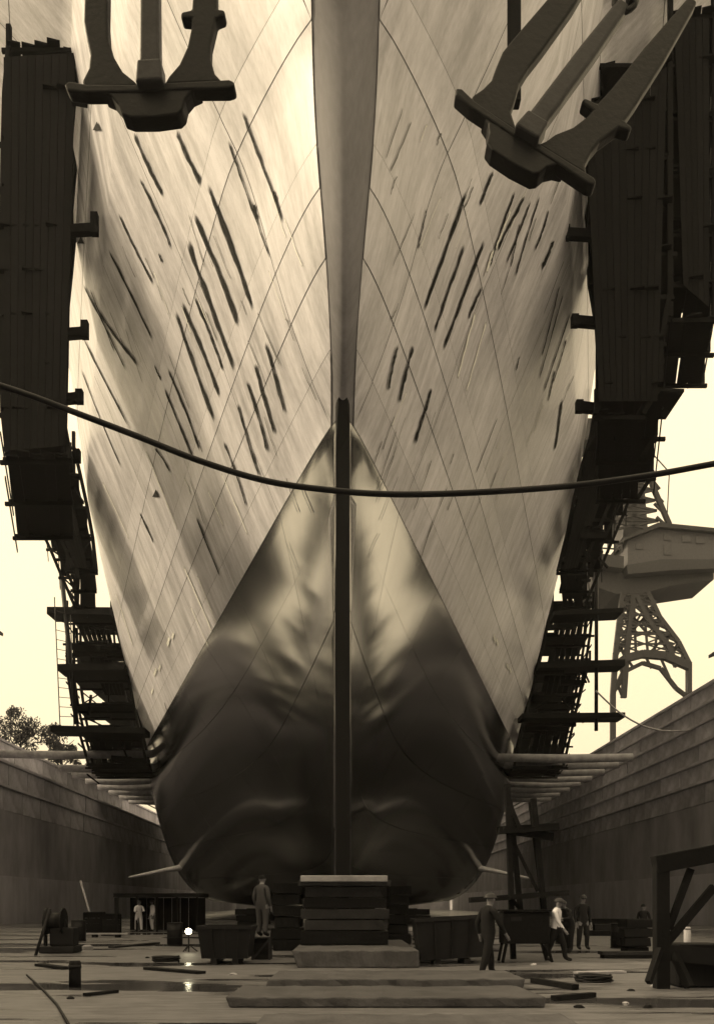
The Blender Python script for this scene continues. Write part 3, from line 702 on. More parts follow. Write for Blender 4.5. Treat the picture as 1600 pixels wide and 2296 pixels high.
def skip(lab, x0, x1, y1, ytop, flare=.12, tilt=0):
    d = floor_d(y1); X0, X1 = (x0-VX)*d/FPX, (x1-VX)*d/FPX; h = EYE - (ytop-VY)*d/FPX
    t = thing('skip_bin', lab, 'skip', ((X0+X1)/2, d+.7, 0), 'steel skips')
    c = (X0+X1)/2; hw_ = (X1-X0)/2; dd = 1.5
    def ring(z, k, inn=0): return [Vector((c+sx*(hw_*k-inn), d+dd/2+sy*(dd/2*k-inn), z + (tilt*sx))) for sx, sy in ((-1,-1),(1,-1),(1,1),(-1,1))]
    r0, r1 = ring(.14, .86), ring(h, 1.0); r2 = ring(h, 1.0, .05); r3 = ring(.2, .86, .05)
    bo = MB().add(r0+r1+r2+r3, [(3,2,1,0)] + [(i,(i+1)%4,4+(i+1)%4,4+i) for i in range(4)] + [(4+i,4+(i+1)%4,8+(i+1)%4,8+i) for i in range(4)] + [(8+i,8+(i+1)%4,12+(i+1)%4,12+i) for i in range(4)] + [(12,13,14,15)]).build('body', M_STEEL, t)
    for i in range(4): MB().beam(r1[i], r1[(i+1)%4], .07, .08).build('rim', M_STEEL, bo)
    for q in (.3, .7): MB().box((X0+(X1-X0)*q, d+dd/2, .07), (.16, dd*.9, .138)).build('skid', M_STEEL, t)
    for q in (.25,.5,.75): MB().beam(r0[0].lerp(r0[1],q)-Vector((0,.03,0)), r1[0].lerp(r1[1],q)-Vector((0,.03,0)), .06, .06).build('rib', M_STEEL, bo)
    return t
skip('dark steel skip left of the crate with the lamp beside it', 442, 562, 2164, 2082)
skip('wide dark steel skip right of the keel blocks, a worker beside it', 932, 1098, 2164, 2062, tilt=.05)
def crate(lab, x0, x1, y1, ytop, grp='crates', m=M_TIMBER):
    d = floor_d(y1); X0, X1 = (x0-VX)*d/FPX, (x1-VX)*d/FPX; h = EYE-(ytop-VY)*d/FPX; w_ = X1-X0; dp = w_
    t = thing('crate', lab, 'crate', ((X0+X1)/2, d+dp/2, 0), grp)
    for k in range(4):
        MB().box(((X0+X1)/2, d+.03, h*(k+.5)/4), (w_-.06, .03, h/4-.02)).build('slat', M_DTIMBER, t)
        MB().box(((X0+X1)/2, d+dp-.03, h*(k+.5)/4), (w_-.06, .03, h/4-.02)).build('slat', M_DTIMBER, t)
        MB().box((X0+.03, d+dp/2, h*(k+.5)/4), (.03, dp-.06, h/4-.02)).build('slat', M_DTIMBER, t)
        MB().box((X1-.03, d+dp/2, h*(k+.5)/4), (.03, dp-.06, h/4-.02)).build('slat', M_DTIMBER, t)
    for sx in (X0, X1):
        for sy in (d, d+dp): MB().box((sx, sy, h/2), (.07,.07,h)).build('corner_post', m, t)
    for k in range(4): MB().box((X0 + w_*(k+.5)/4, d+dp/2, h+.017), (w_/4-.012, dp+.1, .03)).build('lid_board', m, t)
    MB().beam((X0+.03, d-.02, .05), (X1-.03, d-.02, h-.05), .03, .06).build('brace', m, t)
    return t
crate('slatted crate with a diagonal brace, the worker standing on it', 566, 604, 2154, 2106)
crate('dark crate among the gear on the left, under the shed end', 188, 225, 2098, 2048, m=M_DTIMBER)
crate('dark crate right beside the shed post on the left', 228, 262, 2100, 2052, m=M_DTIMBER)
# shed with flat roof, left
d = 49; sd = thing('work_shed', 'open flat-roofed work shed on the left, two workers in white inside', 'shed', P(350,2092,d))
xa, xb = (262-VX)*d/FPX, (442-VX)*d/FPX; zr = EYE + (VY-2004)*d/FPX
MB().box(((xa+xb)/2, d+1.5, zr-.12), (xb-xa+.3, 3.4, .22)).build('roof', M_DTIMBER, sd)
for k in range(5): MB().beam((xa+(xb-xa)*k/4, d-.05, 0), (xa+(xb-xa)*k/4, d-.05, zr-.24), .1 if k else .22, .1).build('post', M_DTIMBER if k else M_TIMBER, sd)
for k in range(9): MB().box((xa+(xb-xa)*(k+.5)/9, d+3, (zr-.24)/2), ((xb-xa)/9-.03, .06, zr-.26)).build('board', M_DTIMBER, sd)
# low trestle with a plank left of the shed
d = floor_d(2104); tr_ = thing('trestle', 'low plank on two chocks in front of the left crates', 'trestle', P(235,2104,d))
MB().box((P(235,2104,d).x, d+.2, .17), (2.1,.4,.06)).build('plank', M_LPLANK, tr_)
for x in (210, 262): MB().box((P(x,2104,d).x, d+.2, .07), (.2,.35,.14)).build('chock', M_DTIMBER, tr_)
# work lamp
dl = 29; pl = P(423,2090,dl)
lp = thing('work_lamp', 'lit round work lamp on a short stand, mirrored in the wet floor', 'lamp', (pl.x, dl, 0))
me_ = bpy.data.materials.new('lamp_glow'); me_.use_nodes = True; b_ = me_.node_tree.nodes['Principled BSDF']
b_.inputs['Emission Color'].default_value = (1,.9,.6,1); b_.inputs['Emission Strength'].default_value = 30
MB().tube([pl+Vector((0,-.06,0)), pl+Vector((0,-.075,0))], [.10,.09], 14).build('bulb_face', me_, lp)
MB().tube([pl+Vector((0,-.055,0)), pl+Vector((0,.05,0)), pl+Vector((0,.17,0))], [.14,.12,.05], 14).build('reflector', M_STEEL, lp)
MB().tube([(pl.x,dl,.0), (pl.x,dl,pl.z-.1)], .025, 6).build('stem', M_STEEL, lp)
for a in (0,2.1,4.2): MB().tube([(pl.x,dl,.25), (pl.x+.28*math.cos(a),dl+.28*math.sin(a),.02)], .018, 5).build('leg', M_STEEL, lp)
# winch at far left
d = floor_d(2140); x = P(127,0,d).x
wn = thing('winch', 'dark winch with a cable drum at the far left of the floor', 'winch', (x, d, 0))
MB().box((x, d+.4, .12), (1.1,.9,.2)).build('bed', M_STEEL, wn, .02)
MB().box((x+.1, d+.45, .52), (.78,.6,.6)).build('motor_case', M_STEEL, wn, .06)
MB().tube([(x-.42,d+.3,1.02),(x-.36,d+.3,1.02),(x-.355,d+.3,1.02),(x+.08,d+.3,1.02),(x+.085,d+.3,1.02),(x+.14,d+.3,1.02)], [.42,.42,.27,.27,.42,.42], 18).build('drum', M_STEEL, wn)
for sx in (-.45,.2): MB().beam((x+sx,d+.3,.2),(x+sx,d+.3,1.05),.06,.2).build('bearing_stand', M_STEEL, wn)
tag(MB().tube([P(181,1978,52), Vector((P(213,0,49).x, 49, .05))], .07, 6).build('leaning_pole', M_LPLANK), 'pale pole leaning against the left dock wall behind the crates', 'pole')
tag(MB().tube([P(78,2150,27), P(112,2040,27.6)], .05, 6).build('leaning_bar', M_STEEL), 'bar leaning against the winch at far left', 'bar')
d = floor_d(2215); p = P(168,2215,d)
bl = thing('stub_post', 'short dark stub post alone on the wet floor, lower left', 'post', p)
MB().tube([p, p+Vector((0,0,.46)), p+Vector((0,0,.5))], [.115,.11,.095], 14).build('shaft', M_DTIMBER, bl)
MB().tube([p+Vector((0,0,.36)), p+Vector((0,0,.42))], .122, 14).build('band', M_STEEL, bl)
hs = [P(60,2190,floor_d(2190)), P(95,2222,floor_d(2222)), P(128,2258,floor_d(2258)), P(170,2330,floor_d(2330))]
tag(MB().tube([q+Vector((0,0,.02)) for q in hs], .022, 6).build('hose', M_ROPE), 'thin dark hose lying on the floor at the lower left corner', 'hose')

# tower trestle on the right
d = 25.2
tt = thing('tower_trestle', 'tall narrow trestle tower with two platforms, right of the hull', 'trestle', P(1180,2150,d))
for (xa, ya, xb, yb, dd) in ((1137,1760,1150,2152,0),(1195,1792,1228,2140,.1),(1142,1800,1172,2100,1.2),(1190,1800,1226,2095,1.3)):
    MB().beam(P(xa,ya,d+dd), P(xb,yb,d+dd), .15, .15).build('post', M_DTIMBER, tt)
for k in range(4): MB().beam(P(1116,1868-k*3,d-.2+.4*k), P(1250,1860-k*3,d-.2+.4*k), .36, .09).build('plank', M_PLANK, tt)
MB().beam(P(1128,1862,d-.1), P(1240,1878,d-.1), .1, .22).build('ledger', M_DTIMBER, tt)
for k in range(3): MB().beam(P(1052,2022-k*2,d-.2+.4*k), P(1272,2006-k*2,d-.2+.4*k), .36, .1).build('plank', M_PLANK, tt)
for a, b in (((1146,1880),(1205,2000)), ((1150,2020),(1215,2120)), ((1140,1790),(1160,1850))): MB().beam(P(*a,d+.05), P(*b,d+.05), .06, .09).build('brace', M_DTIMBER, tt)
MB().beam(P(1140,1800,d), P(1165,1862,d), .12, .12).build('brace', M_DTIMBER, tt)
# tool cabinet on legs below it
d = 24.0; xa, xb = P(1128,0,d).x, P(1232,0,d).x; z0, z1 = P(0,2118,d).z, P(0,2046,d).z
cb = thing('tool_chest', 'dark tool chest on splayed legs under the trestle tower', 'chest', ((xa+xb)/2, d, 0))
MB().box(((xa+xb)/2, d+.35, (z0+z1)/2), (xb-xa, .7, z1-z0)).build('body', M_DTIMBER, cb, .02)
MB().box(((xa+xb)/2, d+.33, z1+.03), (xb-xa+.08, .8, .05)).build('lid', M_DTIMBER, cb)
MB().box((xa+.35, d-.012, z1-.2), (.28, .02, .12)).build('hasp_plate', M_STEEL, cb)
for sx in (0,1):
    for sy in (0,.65): MB().beam(((xa+.08) if sx==0 else (xb-.08), d+sy, z0), ((xa-.02) if sx==0 else (xb+.06), d+sy, 0), .07, .07).build('leg', M_DTIMBER, cb)
# timber gantry at the right edge
d = floor_d(2218)
gt = thing('timber_gantry', 'heavy dark timber gantry frame at the right edge of the floor', 'gantry', P(1480,2218,d))
MB().beam(P(1482,2222,d), P(1481,1935,d), .25, .25).build('post', M_DTIMBER, gt, .015)
MB().beam(P(1628,2222,d), P(1627,1905,d), .25, .25).build('post', M_DTIMBER, gt, .015)
MB().beam(P(1466,1941,d), P(1650,1906,d), .3, .33).build('beam', M_DTIMBER, gt, .015)
MB().beam(P(1548,1950,d+.05), P(1498,2085,d+.05), .1, .12).build('brace', M_DTIMBER, gt)
MB().beam(P(1490,2120,d-.05), P(1600,1990,d-.05), .12, .14).build('brace', M_DTIMBER, gt)
MB().beam(P(1470,2135,d-.02), P(1620,2150,d-.02), .2, .3).build('sill_beam', M_DTIMBER, gt)
MB().beam(P(1478,2130,d-.2), P(1453,2205,d-.5), .1, .12).build('foot_strut', M_DTIMBER, gt)
MB().beam(P(1510,2140,d-.1), P(1545,2215,d-.4), .12, .14).build('foot_strut', M_DTIMBER, gt)
MB().box((P(1580,0,d).x, d+.5, .42), (.9,.9,.8)).build('ballast_box', M_DTIMBER, gt, .02)
# timbers and debris on the right of the floor
for k, (x0, x1, y, z, lab) in enumerate(((1350,1500,2150,.0,'bottom plank of the low pile left of the timber gantry'),(1345,1490,2150,.1,'top plank of the low pile left of the timber gantry'))):
    d = floor_d(y); o = MB().beam(P(x0,2026,d)*1, P(x1,2026,d)*1, .5, .09).build('floor_plank', M_PLANK if k==0 else M_TIMBER)
    for v in o.data.vertices: v.co.z += .05 + z - EYE
    tag(o, lab, 'plank', 'floor planks')
for k, (x0, x1, y, h, lab) in enumerate(((1318,1420,2076,.45,'dark low timber baulk by the right dock wall'),(1330,1440,2088,.35,'second low timber baulk nearer than the one by the wall'),(1310,1400,2100,.25,'short timber baulk behind the right workers'))):
    d = floor_d(y); a, b = P(x0,2026,d), P(x1,2026,d); a.z = b.z = h/2+.01
    tag(MB().beam(a, b, .5, h).build('baulk', M_DTIMBER if k != 1 else M_TIMBER, None, .03), lab, 'timber', 'timber baulks')
d = floor_d(2146)
stack('timber_pile', 'dark pile of timbers against the gantry on the right', 'timber pile', P(1408,0,d).x, P(1462,0,d).x, d, d+1, 0, [(.28,0,2)]*4, None, (M_DTIMBER,))
random.seed(21)
def chunk(lab, x, y, s_, m):
    d = floor_d(y); p = P(x, y, d); b = MB()
    vs_ = []
    for i in range(3):
        for j in range(7):
            a = 2*math.pi*j/7; r = s_*(1.0,.9,.45)[i]*random.uniform(.7,1.2)
            vs_.append((p.x + r*1.5*math.cos(a), d + r*math.sin(a), (0,.4,.75)[i]*s_ + .003))
    b.add(vs_, [(i*7+j, i*7+(j+1)%7, (i+1)*7+(j+1)%7, (i+1)*7+j) for i in range(2) for j in range(7)] + [tuple(range(14,21))])
    tag(b.build('debris_lump', m), lab, 'debris', 'floor debris')
for lab, x, y, s_, m in (('small dark lump near the bottom right of the floor',1452,2262,.06,M_DTIMBER),('dark flake at the bottom edge right of the slabs',1298,2262,.06,M_DTIMBER),('pale chip right of the nearest slab',1402,2252,.035,M_LPLANK),
    ('pale stone by the gantry foot',1472,2214,.09,M_LPLANK),('dark lump between slabs and gantry',1414,2224,.05,M_DTIMBER),('small lump on the floor at lower left',158,2242,.05,M_DTIMBER),('small pale chip at the left end of the middle slab',522,2188,.06,M_LPLANK),
    ('pale stone at the foot of the left winch',196,2128,.16,M_LPLANK),('pale scrap at the right end of the raised slab',1197,2166,.06,M_LPLANK),('flat scrap on the floor left of the lamp',330,2150,.05,M_DTIMBER)):
    chunk(lab, x, y, s_, m)
for lab, x0, y0, x1, y1, wd, th, m in (('long plank lying on the floor before the shed',250,2128,352,2118,.26,.06,M_TIMBER),('dark plank lying askew in front of the left skip',330,2176,452,2186,.24,.06,M_DTIMBER),('plank lying on the floor before the winch',88,2168,150,2176,.25,.06,M_DTIMBER),
    ('pale plank lying on the right floor before the gantry',1290,2186,1398,2184,.24,.05,M_LPLANK),('dark pipe-like batten lying right of the middle slab',1195,2206,1290,2222,.14,.1,M_DTIMBER),('dark batten beside the right end of the nearest slab',1240,2246,1330,2238,.12,.08,M_DTIMBER),('thin batten lying near the lower left hose',190,2236,262,2228,.1,.05,M_DTIMBER)):
    a, b = fl_(x0, y0), fl_(x1, y1); a.z = b.z = th/2 + .006
    tag(MB().beam(a, b, wd, th).build('loose_plank', m), lab, 'plank')
for lab, x, y, r, h in (('dark oil drum standing between winch and crates',176,2112,.3,.88),('dark oil drum left of the lamp',392,2122,.29,.86),('dark oil drum right of the tool chest',1262,2118,.3,.88),('squat dark keg left of the right workers',1228,2112,.26,.6),('dark drum before the timber pile on the right',1388,2128,.3,.88)):
    p = fl_(x, y); t = thing('oil_drum', lab, 'drum', p)
    MB().tube([p+Vector((0,0,.004)), p+Vector((0,0,h))], r, 18).build('body', M_STEEL, t)
    for z in (.03,.35,.66,.97): MB().tube([p+Vector((0,0,h*z-.015)), p+Vector((0,0,h*z+.015))], r+.014, 18).build('hoop', M_STEEL, t)
for lab, x, y in (('coil of dark hose on the floor left of the lamp',372,2160),('coil of rope on the floor right of the slabs',1330,2206)):
    p = fl_(x, y); pts = [p + Vector(((.34+.03*math.sin(k*1.7))*math.cos(k*.5), (.34+.03*math.cos(k*1.3))*math.sin(k*.5), .03+.0022*k)) for k in range(64)]
    tag(MB().tube(pts, .024, 6).build('hose_coil', M_ROPE), lab, 'coil')
# pale cans
for lab, x, y, r, h in (('pale paint can behind the right end of the raised slab',918,2102,.13,.5),('pale drum behind the worker at the wide skip',1110,2135,.14,.45),('upright pale drum at the gantry on the right edge',1540,2160,.09,.95)):
    d = floor_d(y); p = P(x,y,d); t = thing('can', lab, 'can', p)
    MB().tube([p+Vector((0,0,.004)), p+Vector((0,0,h))], r, 16).build('body', M_LPLANK, t)
    for z in (.05,.5,.95): MB().tube([p+Vector((0,0,h*z-.012)), p+Vector((0,0,h*z+.012))], r+.01, 16).build('hoop', M_STEEL, t)

# ------------------------------------------------------------------ people
SKIN = mat('skin', .22, .6, var=.1, obj_var=.1)
M_WHITE = mat('white_overall', .75, .85, var=.2, obj_var=.05); M_DCLOTH = mat('dark_overall', .02, .9, obj_var=.3); M_GCLOTH = mat('grey_overall', .07, .9, obj_var=.2)
def person(label, pos, face, cloth, trousers=None, pose='stand', h=1.75, hat=True, s=0):
    t = thing('person', label, 'person', pos, None)
    R = Matrix.Translation(Vector(pos)) @ Matrix.Rotation(face, 4, 'Z') @ Matrix.Scale(h/1.75, 4)
    J = {'pel':(0,0,.93,.165),'wai':(0,.01,1.1,.16),'che':(0,.015,1.3,.18),'sho':(0,.02,1.42,.11),'nec':(0,.0,1.5,.058),'hea':(0,-.015,1.56,.075),'hed':(0,-.02,1.63,.1),'top':(0,-.01,1.7,.075)}
    lean = {'stand':0,'work':.28,'walk':.1,'stoop':.5}[pose]
    for k in J:
        x, y, z, r = J[k]
        if z > .93: y -= (z-.93)*math.sin(lean); z = .93 + (z-.93)*math.cos(lean)
        J[k] = (x,y,z,r)
    E = [('pel','wai'),('wai','che'),('che','sho'),('sho','nec'),('nec','hea'),('hea','hed'),('hed','top')]
    st = {'stand':.03,'work':.14,'walk':.24,'stoop':.12}[pose]
    for sd_, n in ((-1,'l'),(1,'r')):
        f = st*sd_
        J['hip'+n] = (.1*sd_,0,.88,.125); J['kne'+n] = (.12*sd_,-.03-f*.6,.49,.092); J['ank'+n] = (.13*sd_,.02-f,.1,.07); J['toe'+n] = (.14*sd_,-.17-f,.045,.042)
        E += [('pel','hip'+n),('hip'+n,'kne'+n),('kne'+n,'ank'+n),('ank'+n,'toe'+n)]
        sx, sy, sz, _ = J['sho']
        J['shl'+n] = (.19*sd_, sy, sz-.03, .07)
        if pose in ('work','stoop'): el, wr = (.25*sd_, sy-.16, sz-.27), (.17*sd_, sy-.42, sz-.26)
        elif pose == 'walk': el, wr = (.25*sd_, sy+.1*sd_, sz-.3), (.24*sd_, sy+.16*sd_-.12, sz-.54)
        else: el, wr = (.25*sd_, sy+.03, sz-.31), (.25*sd_, sy-.08, sz-.57)
        J['elb'+n] = (*el, .062); J['wri'+n] = (*wr, .034)
        dv = (Vector(wr)-Vector(el)).normalized(); pm = Vector(wr)+dv*.08; J['pal'+n] = (*pm, .036)
        E += [('sho','shl'+n),('shl'+n,'elb'+n),('elb'+n,'wri'+n),('wri'+n,'pal'+n)]
        sidev = Vector((0,1,0)) if abs(dv.y) < .7 else Vector((1,0,0)); cur = Vector((-sd_,0,0)) if abs(dv.y) < .7 else Vector((0,0,-1))
        for q in range(4):
            a = pm + sidev*(-.03+.02*q) + dv*.03; b = a + dv*(.04,.045,.042,.034)[q]; c = b + dv*.02 + cur*.025
            J['f%d'%q+n] = (*a,.010); J['g%d'%q+n] = (*b,.009); J['h%d'%q+n] = (*c,.008)
            E += [('pal'+n,'f%d'%q+n),('f%d'%q+n,'g%d'%q+n),('g%d'%q+n,'h%d'%q+n)]
        a = Vector(wr)+dv*.03 - sidev*.035; J['t0'+n] = (*a,.011); J['t1'+n] = (*(a+dv*.035-sidev*.02),.009); E += [('wri'+n,'t0'+n),('t0'+n,'t1'+n)]
    keys = list(J); idx = {k:i for i,k in enumerate(keys)}
    me = bpy.data.meshes.new('body'); me.from_pydata([J[k][:3] for k in keys], [(idx[a],idx[b]) for a,b in E], [])
    o = bpy.data.objects.new('body', me); C.objects.link(o)
    sk = o.modifiers.new('skin','SKIN'); sk.use_smooth_shade = True
    lay = me.skin_vertices[0].data if me.skin_vertices else None
    if lay is None:
        bm = bmesh.new(); bm.from_mesh(me); bm.verts.layers.skin.verify(); bm.to_mesh(me); bm.free(); lay = me.skin_vertices[0].data
    for k,i in idx.items(): lay[i].radius = (J[k][3], J[k][3]*(.8 if k in ('pel','wai','che','sho') else 1)); lay[i].use_root = (k == 'pel')
    ss = o.modifiers.new('sub','SUBSURF'); ss.levels = 1; ss.render_levels = 1
    dg = bpy.context.evaluated_depsgraph_get(); ev = o.evaluated_get(dg); nm = bpy.data.meshes.new_from_object(ev)
    bpy.data.objects.remove(o)
    nm.materials.clear()
    for m_ in (cloth, trousers or cloth, SKIN, M_DCLOTH): nm.materials.append(m_)
    hd = Vector(J['hed'][:3]); nk = Vector(J['nec'][:3])
    wl, wr_ = Vector(J['wril'][:3]), Vector(J['wrir'][:3])
    for p in nm.polygons:
        c = p.center
        if (c-hd).length < .16 or c.z > nk.z+.01 and (c-nk).length < .12: p.material_index = 2
        elif (c-wl).length < .15 and (c-Vector(J['elbl'][:3])).length > .235 or (c-wr_).length < .15 and (c-Vector(J['elbr'][:3])).length > .235: p.material_index = 2
        elif c.z < .13: p.material_index = 3
        elif c.z < .95: p.material_index = 1
        p.use_smooth = True
    nm.transform(R)
    o = bpy.data.objects.new('body', nm); C.objects.link(o); o.parent = t; o.matrix_parent_inverse = Matrix.Translation(t.location).inverted()
    # face and hat
    def ball(c, r, n1=10, n2=7, zmin=-1):
        vs_, fs = [], []
        for i in range(n2+1):
            ph = -math.pi/2 + math.pi*i/n2
            ph = max(ph, math.asin(zmin)) if zmin > -1 else ph
            for j in range(n1): a = 2*math.pi*j/n1; vs_.append(R @ (c + Vector((r[0]*math.cos(ph)*math.cos(a), r[1]*math.cos(ph)*math.sin(a), r[2]*math.sin(ph)))))
        for i in range(n2):
            for j in range(n1): fs.append((i*n1+j, i*n1+(j+1)%n1, (i+1)*n1+(j+1)%n1, (i+1)*n1+j))
        return vs_, fs
    MB().add(*ball(hd+Vector((0,-.1,-.01)), (.014,.022,.025)), True).build('nose', SKIN, t)
    for sx in (-1,1):
        MB().add(*ball(hd+Vector((.035*sx,-.088,.015)), (.013,.008,.009)), True).build('eye', M_BLACK, t)
        MB().add(*ball(hd+Vector((.1*sx,.005,-.005)), (.012,.025,.035)), True).build('ear', SKIN, t)
    MB().add(*ball(hd+Vector((0,-.088,-.055)), (.026,.008,.006)), True).build('mouth', mat('lips', .2, .6), t)
    if hat:
        hm = mat('helmet_paint', .04, .5)
        MB().add(*ball(hd+Vector((0,.01,.035)), (.125,.14,.11), 14, 8, 0.0), True).add(*ball(hd+Vector((0,-.01,.035)), (.132,.165,.012), 14, 4), True).build('helmet', hm, t)
    else:
        MB().add(*ball(hd+Vector((0,.025,.03)), (.108,.112,.1), 12, 8, -.2), True).build('hair', M_BLACK, t)
    return t
def fl(x, y): return Vector(((x-VX)*floor_d(y)/FPX, floor_d(y), 0))
person('worker in white overalls under the shed roof, left of the pair', P(311,2091,49) * 1 - Vector((0,0,P(311,2091,49).z)), math.radians(20), M_WHITE, M_WHITE, 'work')
person('worker in white overalls under the shed roof, right of the pair', Vector((P(341,2091,49.6).x, 49.6, 0)), math.radians(-60), M_WHITE, M_WHITE, 'stand')
dc = floor_d(2154); zc = EYE-(2106-VY)*dc/FPX
person('worker in dark clothes standing on the crate left of the keel blocks', Vector((P(586,0,dc).x, dc+.22, zc+.035)), math.radians(150), M_GCLOTH, M_GCLOTH, 'stand', hat=False)
person('worker in dark clothes and helmet beside the wide skip', fl(1092,2192), math.radians(120), M_DCLOTH, M_DCLOTH, 'walk', 1.8)
person('worker with a pale shirt walking left of the right group', fl(1246,2158), math.radians(60), M_WHITE, M_DCLOTH, 'walk', 1.72)
person('stooping worker in dark clothes, middle of the right group', fl(1276,2138), math.radians(-50), M_DCLOTH, M_DCLOTH, 'stoop', 1.75)
person('upright worker in dark clothes, tallest of the right group', fl(1306,2132), math.radians(10), M_DCLOTH, M_DCLOTH, 'stand', 1.85)
person('lone worker half hidden behind the timber pile by the gantry', fl(1442,2122), math.radians(-30), M_DCLOTH, M_DCLOTH, 'stand', 1.55, hat=False)

# ------------------------------------------------------------------ cable across the foreground
cp = [(-900,520),(-500,690),(-200,800),(45,880),(140,915),(300,976),(450,1035),(600,1080),(750,1101),(870,1109),(1000,1108),(1140,1101),(1280,1090),(1420,1072),(1550,1050),(1800,1000),(2200,900),(2800,720)]
dcab = 9.0
raw = [P(x,y,dcab) for x,y in cp]
def catmull(pts, n):
    o = []
    for i in range(len(pts)-1):
        p0,p1,p2,p3 = pts[max(i-1,0)],pts[i],pts[i+1],pts[min(i+2,len(pts)-1)]
        for k in range(n):
            t_ = k/n; o.append(.5*((2*p1)+(p2-p0)*t_+(2*p0-5*p1+4*p2-p3)*t_*t_+(3*p1-p0-3*p2+p3)*t_**3))
    return o + [pts[-1]]
tag(MB().tube(catmull(raw, 8), .030, 10).build('cable', M_ROPE), 'thick dark cable sagging across the whole picture before the bow', 'cable')
tag(MB().tube(catmull([P(1335,1550,73),P(1390,1600,73),P(1450,1632,72),P(1520,1641,70),P(1640,1625,66)], 6), .07, 6).build('hose_line', M_LPLANK), 'thin pale line sagging over the right dock wall below the crane', 'line')

# ------------------------------------------------------------------ hammerhead crane
dcr = 150
cr = thing('hammerhead_crane', 'large lattice hammerhead crane tower rising behind the right dock wall', 'crane', P(1430,1800,dcr))
sc2 = dcr/FPX
def cb_(name, pts, r, dd=0, m=M_CRANE):
    b = MB()
    for a, c in zip(pts, pts[1:]): b.beam(P(*a,dcr+dd), P(*c,dcr+dd), r*2, r*2)
    return b.build(name, m, cr)
legs = [[(1372,1820),(1372,1560),(1378,1470),(1386,1400),(1395,1330)],[(1545,1820),(1545,1490),(1520,1440),(1478,1385),(1452,1330)]]
for dd in (-6, 7):
    k = 1 if dd < 0 else .96
    for L_ in legs:
        cb_('leg', [((x-1450)*k+1450, y) for x, y in L_], .32, dd)
        xo = 12 if L_ is legs[1] else -1
        cb_('leg_chord', [((x-1450)*k+1450 - (26 if L_ is legs[1] else -24), y+6) for x, y in L_[1:]], .35, dd)
        for (x0,y0),(x1,y1) in zip(L_[1:], L_[2:]):
            o_ = -26 if L_ is legs[1] else 24
            for q in (0,.5):
                xa_, ya_ = x0+(x1-x0)*q, y0+(y1-y0)*q; xb_, yb_ = x0+(x1-x0)*(q+.5), y0+(y1-y0)*(q+.5)
                cb_('lattice_bar', [(xa_,ya_),(xb_+o_,yb_+6)], .2, dd)
                cb_('lattice_bar', [(xa_+o_,ya_+6),(xb_,yb_)], .2, dd)
    cb_('arch_girder', [(1370,1500),(1400,1478),(1440,1468),(1490,1472),(1545,1496)], .6, dd)
    cb_('arch_girder', [(1372,1560),(1395,1510),(1440,1488),(1480,1500),(1515,1545),(1548,1570)], .3, dd)
    for a, b in (((1380,1470),(1460,1340)),((1470,1400),(1400,1340)),((1395,1400),(1480,1390)),((1420,1335),(1425,1470)),((1436,1335),(1500,1470)),((1386,1440),(1440,1390)),((1440,1330),(1452,1470)),((1408,1330),(1404,1480)),((1500,1420),(1450,1470)),((1440,1390),(1510,1460)),((1400,1350),(1470,1350)),((1392,1420),(1500,1420)),((1405,1370),(1450,1420)),((1460,1365),(1415,1420)),((1478,1390),(1465,1470)),((1420,1500),(1400,1470)),((1460,1500),(1445,1470)),((1500,1520),(1480,1475)),((1395,1440),(1372,1500))):
        cb_('lattice_bar', [a, b], .17, dd)
for k in range(9):
    y0 = 985 + k*23; wa, wb = 28+k*3.4, 28+(k+1)*3.4
    for dd in (-5.5, 4):
        cb_('lattice_bar', [(1420-wa,y0),(1420+wb,y0+23)], .16, dd); cb_('lattice_bar', [(1420+wa,y0),(1420-wb,y0+23)], .16, dd)
        cb_('lattice_bar', [(1420-wa,y0),(1420+wa,y0)], .12, dd)
lx = lambda y: 1395-(y-1330)*.16; rx = lambda y: 1452+(y-1330)*.52
for dd in (-6.2, 0, 7.2):
    for k in range(6):
        y0, y1 = 1335+k*22, 1357+k*22
        for q0, q1 in ((0,.5),(.5,1)):
            A0, A1 = lx(y0)+(rx(y0)-lx(y0))*q0, lx(y0)+(rx(y0)-lx(y0))*q1; B0, B1 = lx(y1)+(rx(y1)-lx(y1))*q0, lx(y1)+(rx(y1)-lx(y1))*q1
            cb_('lattice_bar', [(A0,y0),(B1,y1)], .11, dd); cb_('lattice_bar', [(A1,y0),(B0,y1)], .11, dd)
        cb_('lattice_bar', [(lx(y0),y0),(rx(y0),y0)], .14, dd)
# slewing house
def solid(name, pts, dd, th, m=M_CRANE):
    o = MB(); n = len(pts)
    vs_ = [P(*p,dcr+dd) for p in pts]; vs2 = [v + Vector((0,th,0)) for v in vs_]
    return o.add(vs_+vs2, [tuple(range(n)), tuple(range(2*n-1,n-1,-1))] + [(i,i+n,(i+1)%n+n,(i+1)%n) for i in range(n)]).build(name, m, cr)
M_CR2 = mat('crane_house_sheet', .11, .75, obj_var=.15)
solid('slew_ring', [(1320,1268),(1395,1285),(1470,1290),(1600,1265),(1600,1300),(1500,1315),(1440,1332),(1380,1332),(1330,1315)], -6, 9)
solid('machine_house', [(1405,1205),(1478,1180),(1610,1192),(1610,1262),(1480,1262),(1408,1275)], -7, 9, M_CR2)
solid('house_roof', [(1398,1206),(1476,1172),(1615,1186),(1615,1194),(1478,1182),(1400,1212)], -8, 11)
solid('house_skirt', [(1404,1268),(1482,1255),(1612,1255),(1612,1275),(1500,1280),(1408,1288)], -8, 10)
for x0, x1, y0, y1 in ((1425,1442,1218,1232),(1488,1505,1195,1212),(1488,1505,1222,1245),(1530,1550,1200,1216),(1560,1580,1203,1219)):
    solid('window', [(x0,y0),(x1,y0),(x1,y1),(x0,y1)], -7.15, .1, mat('crane_window', .10, .2))
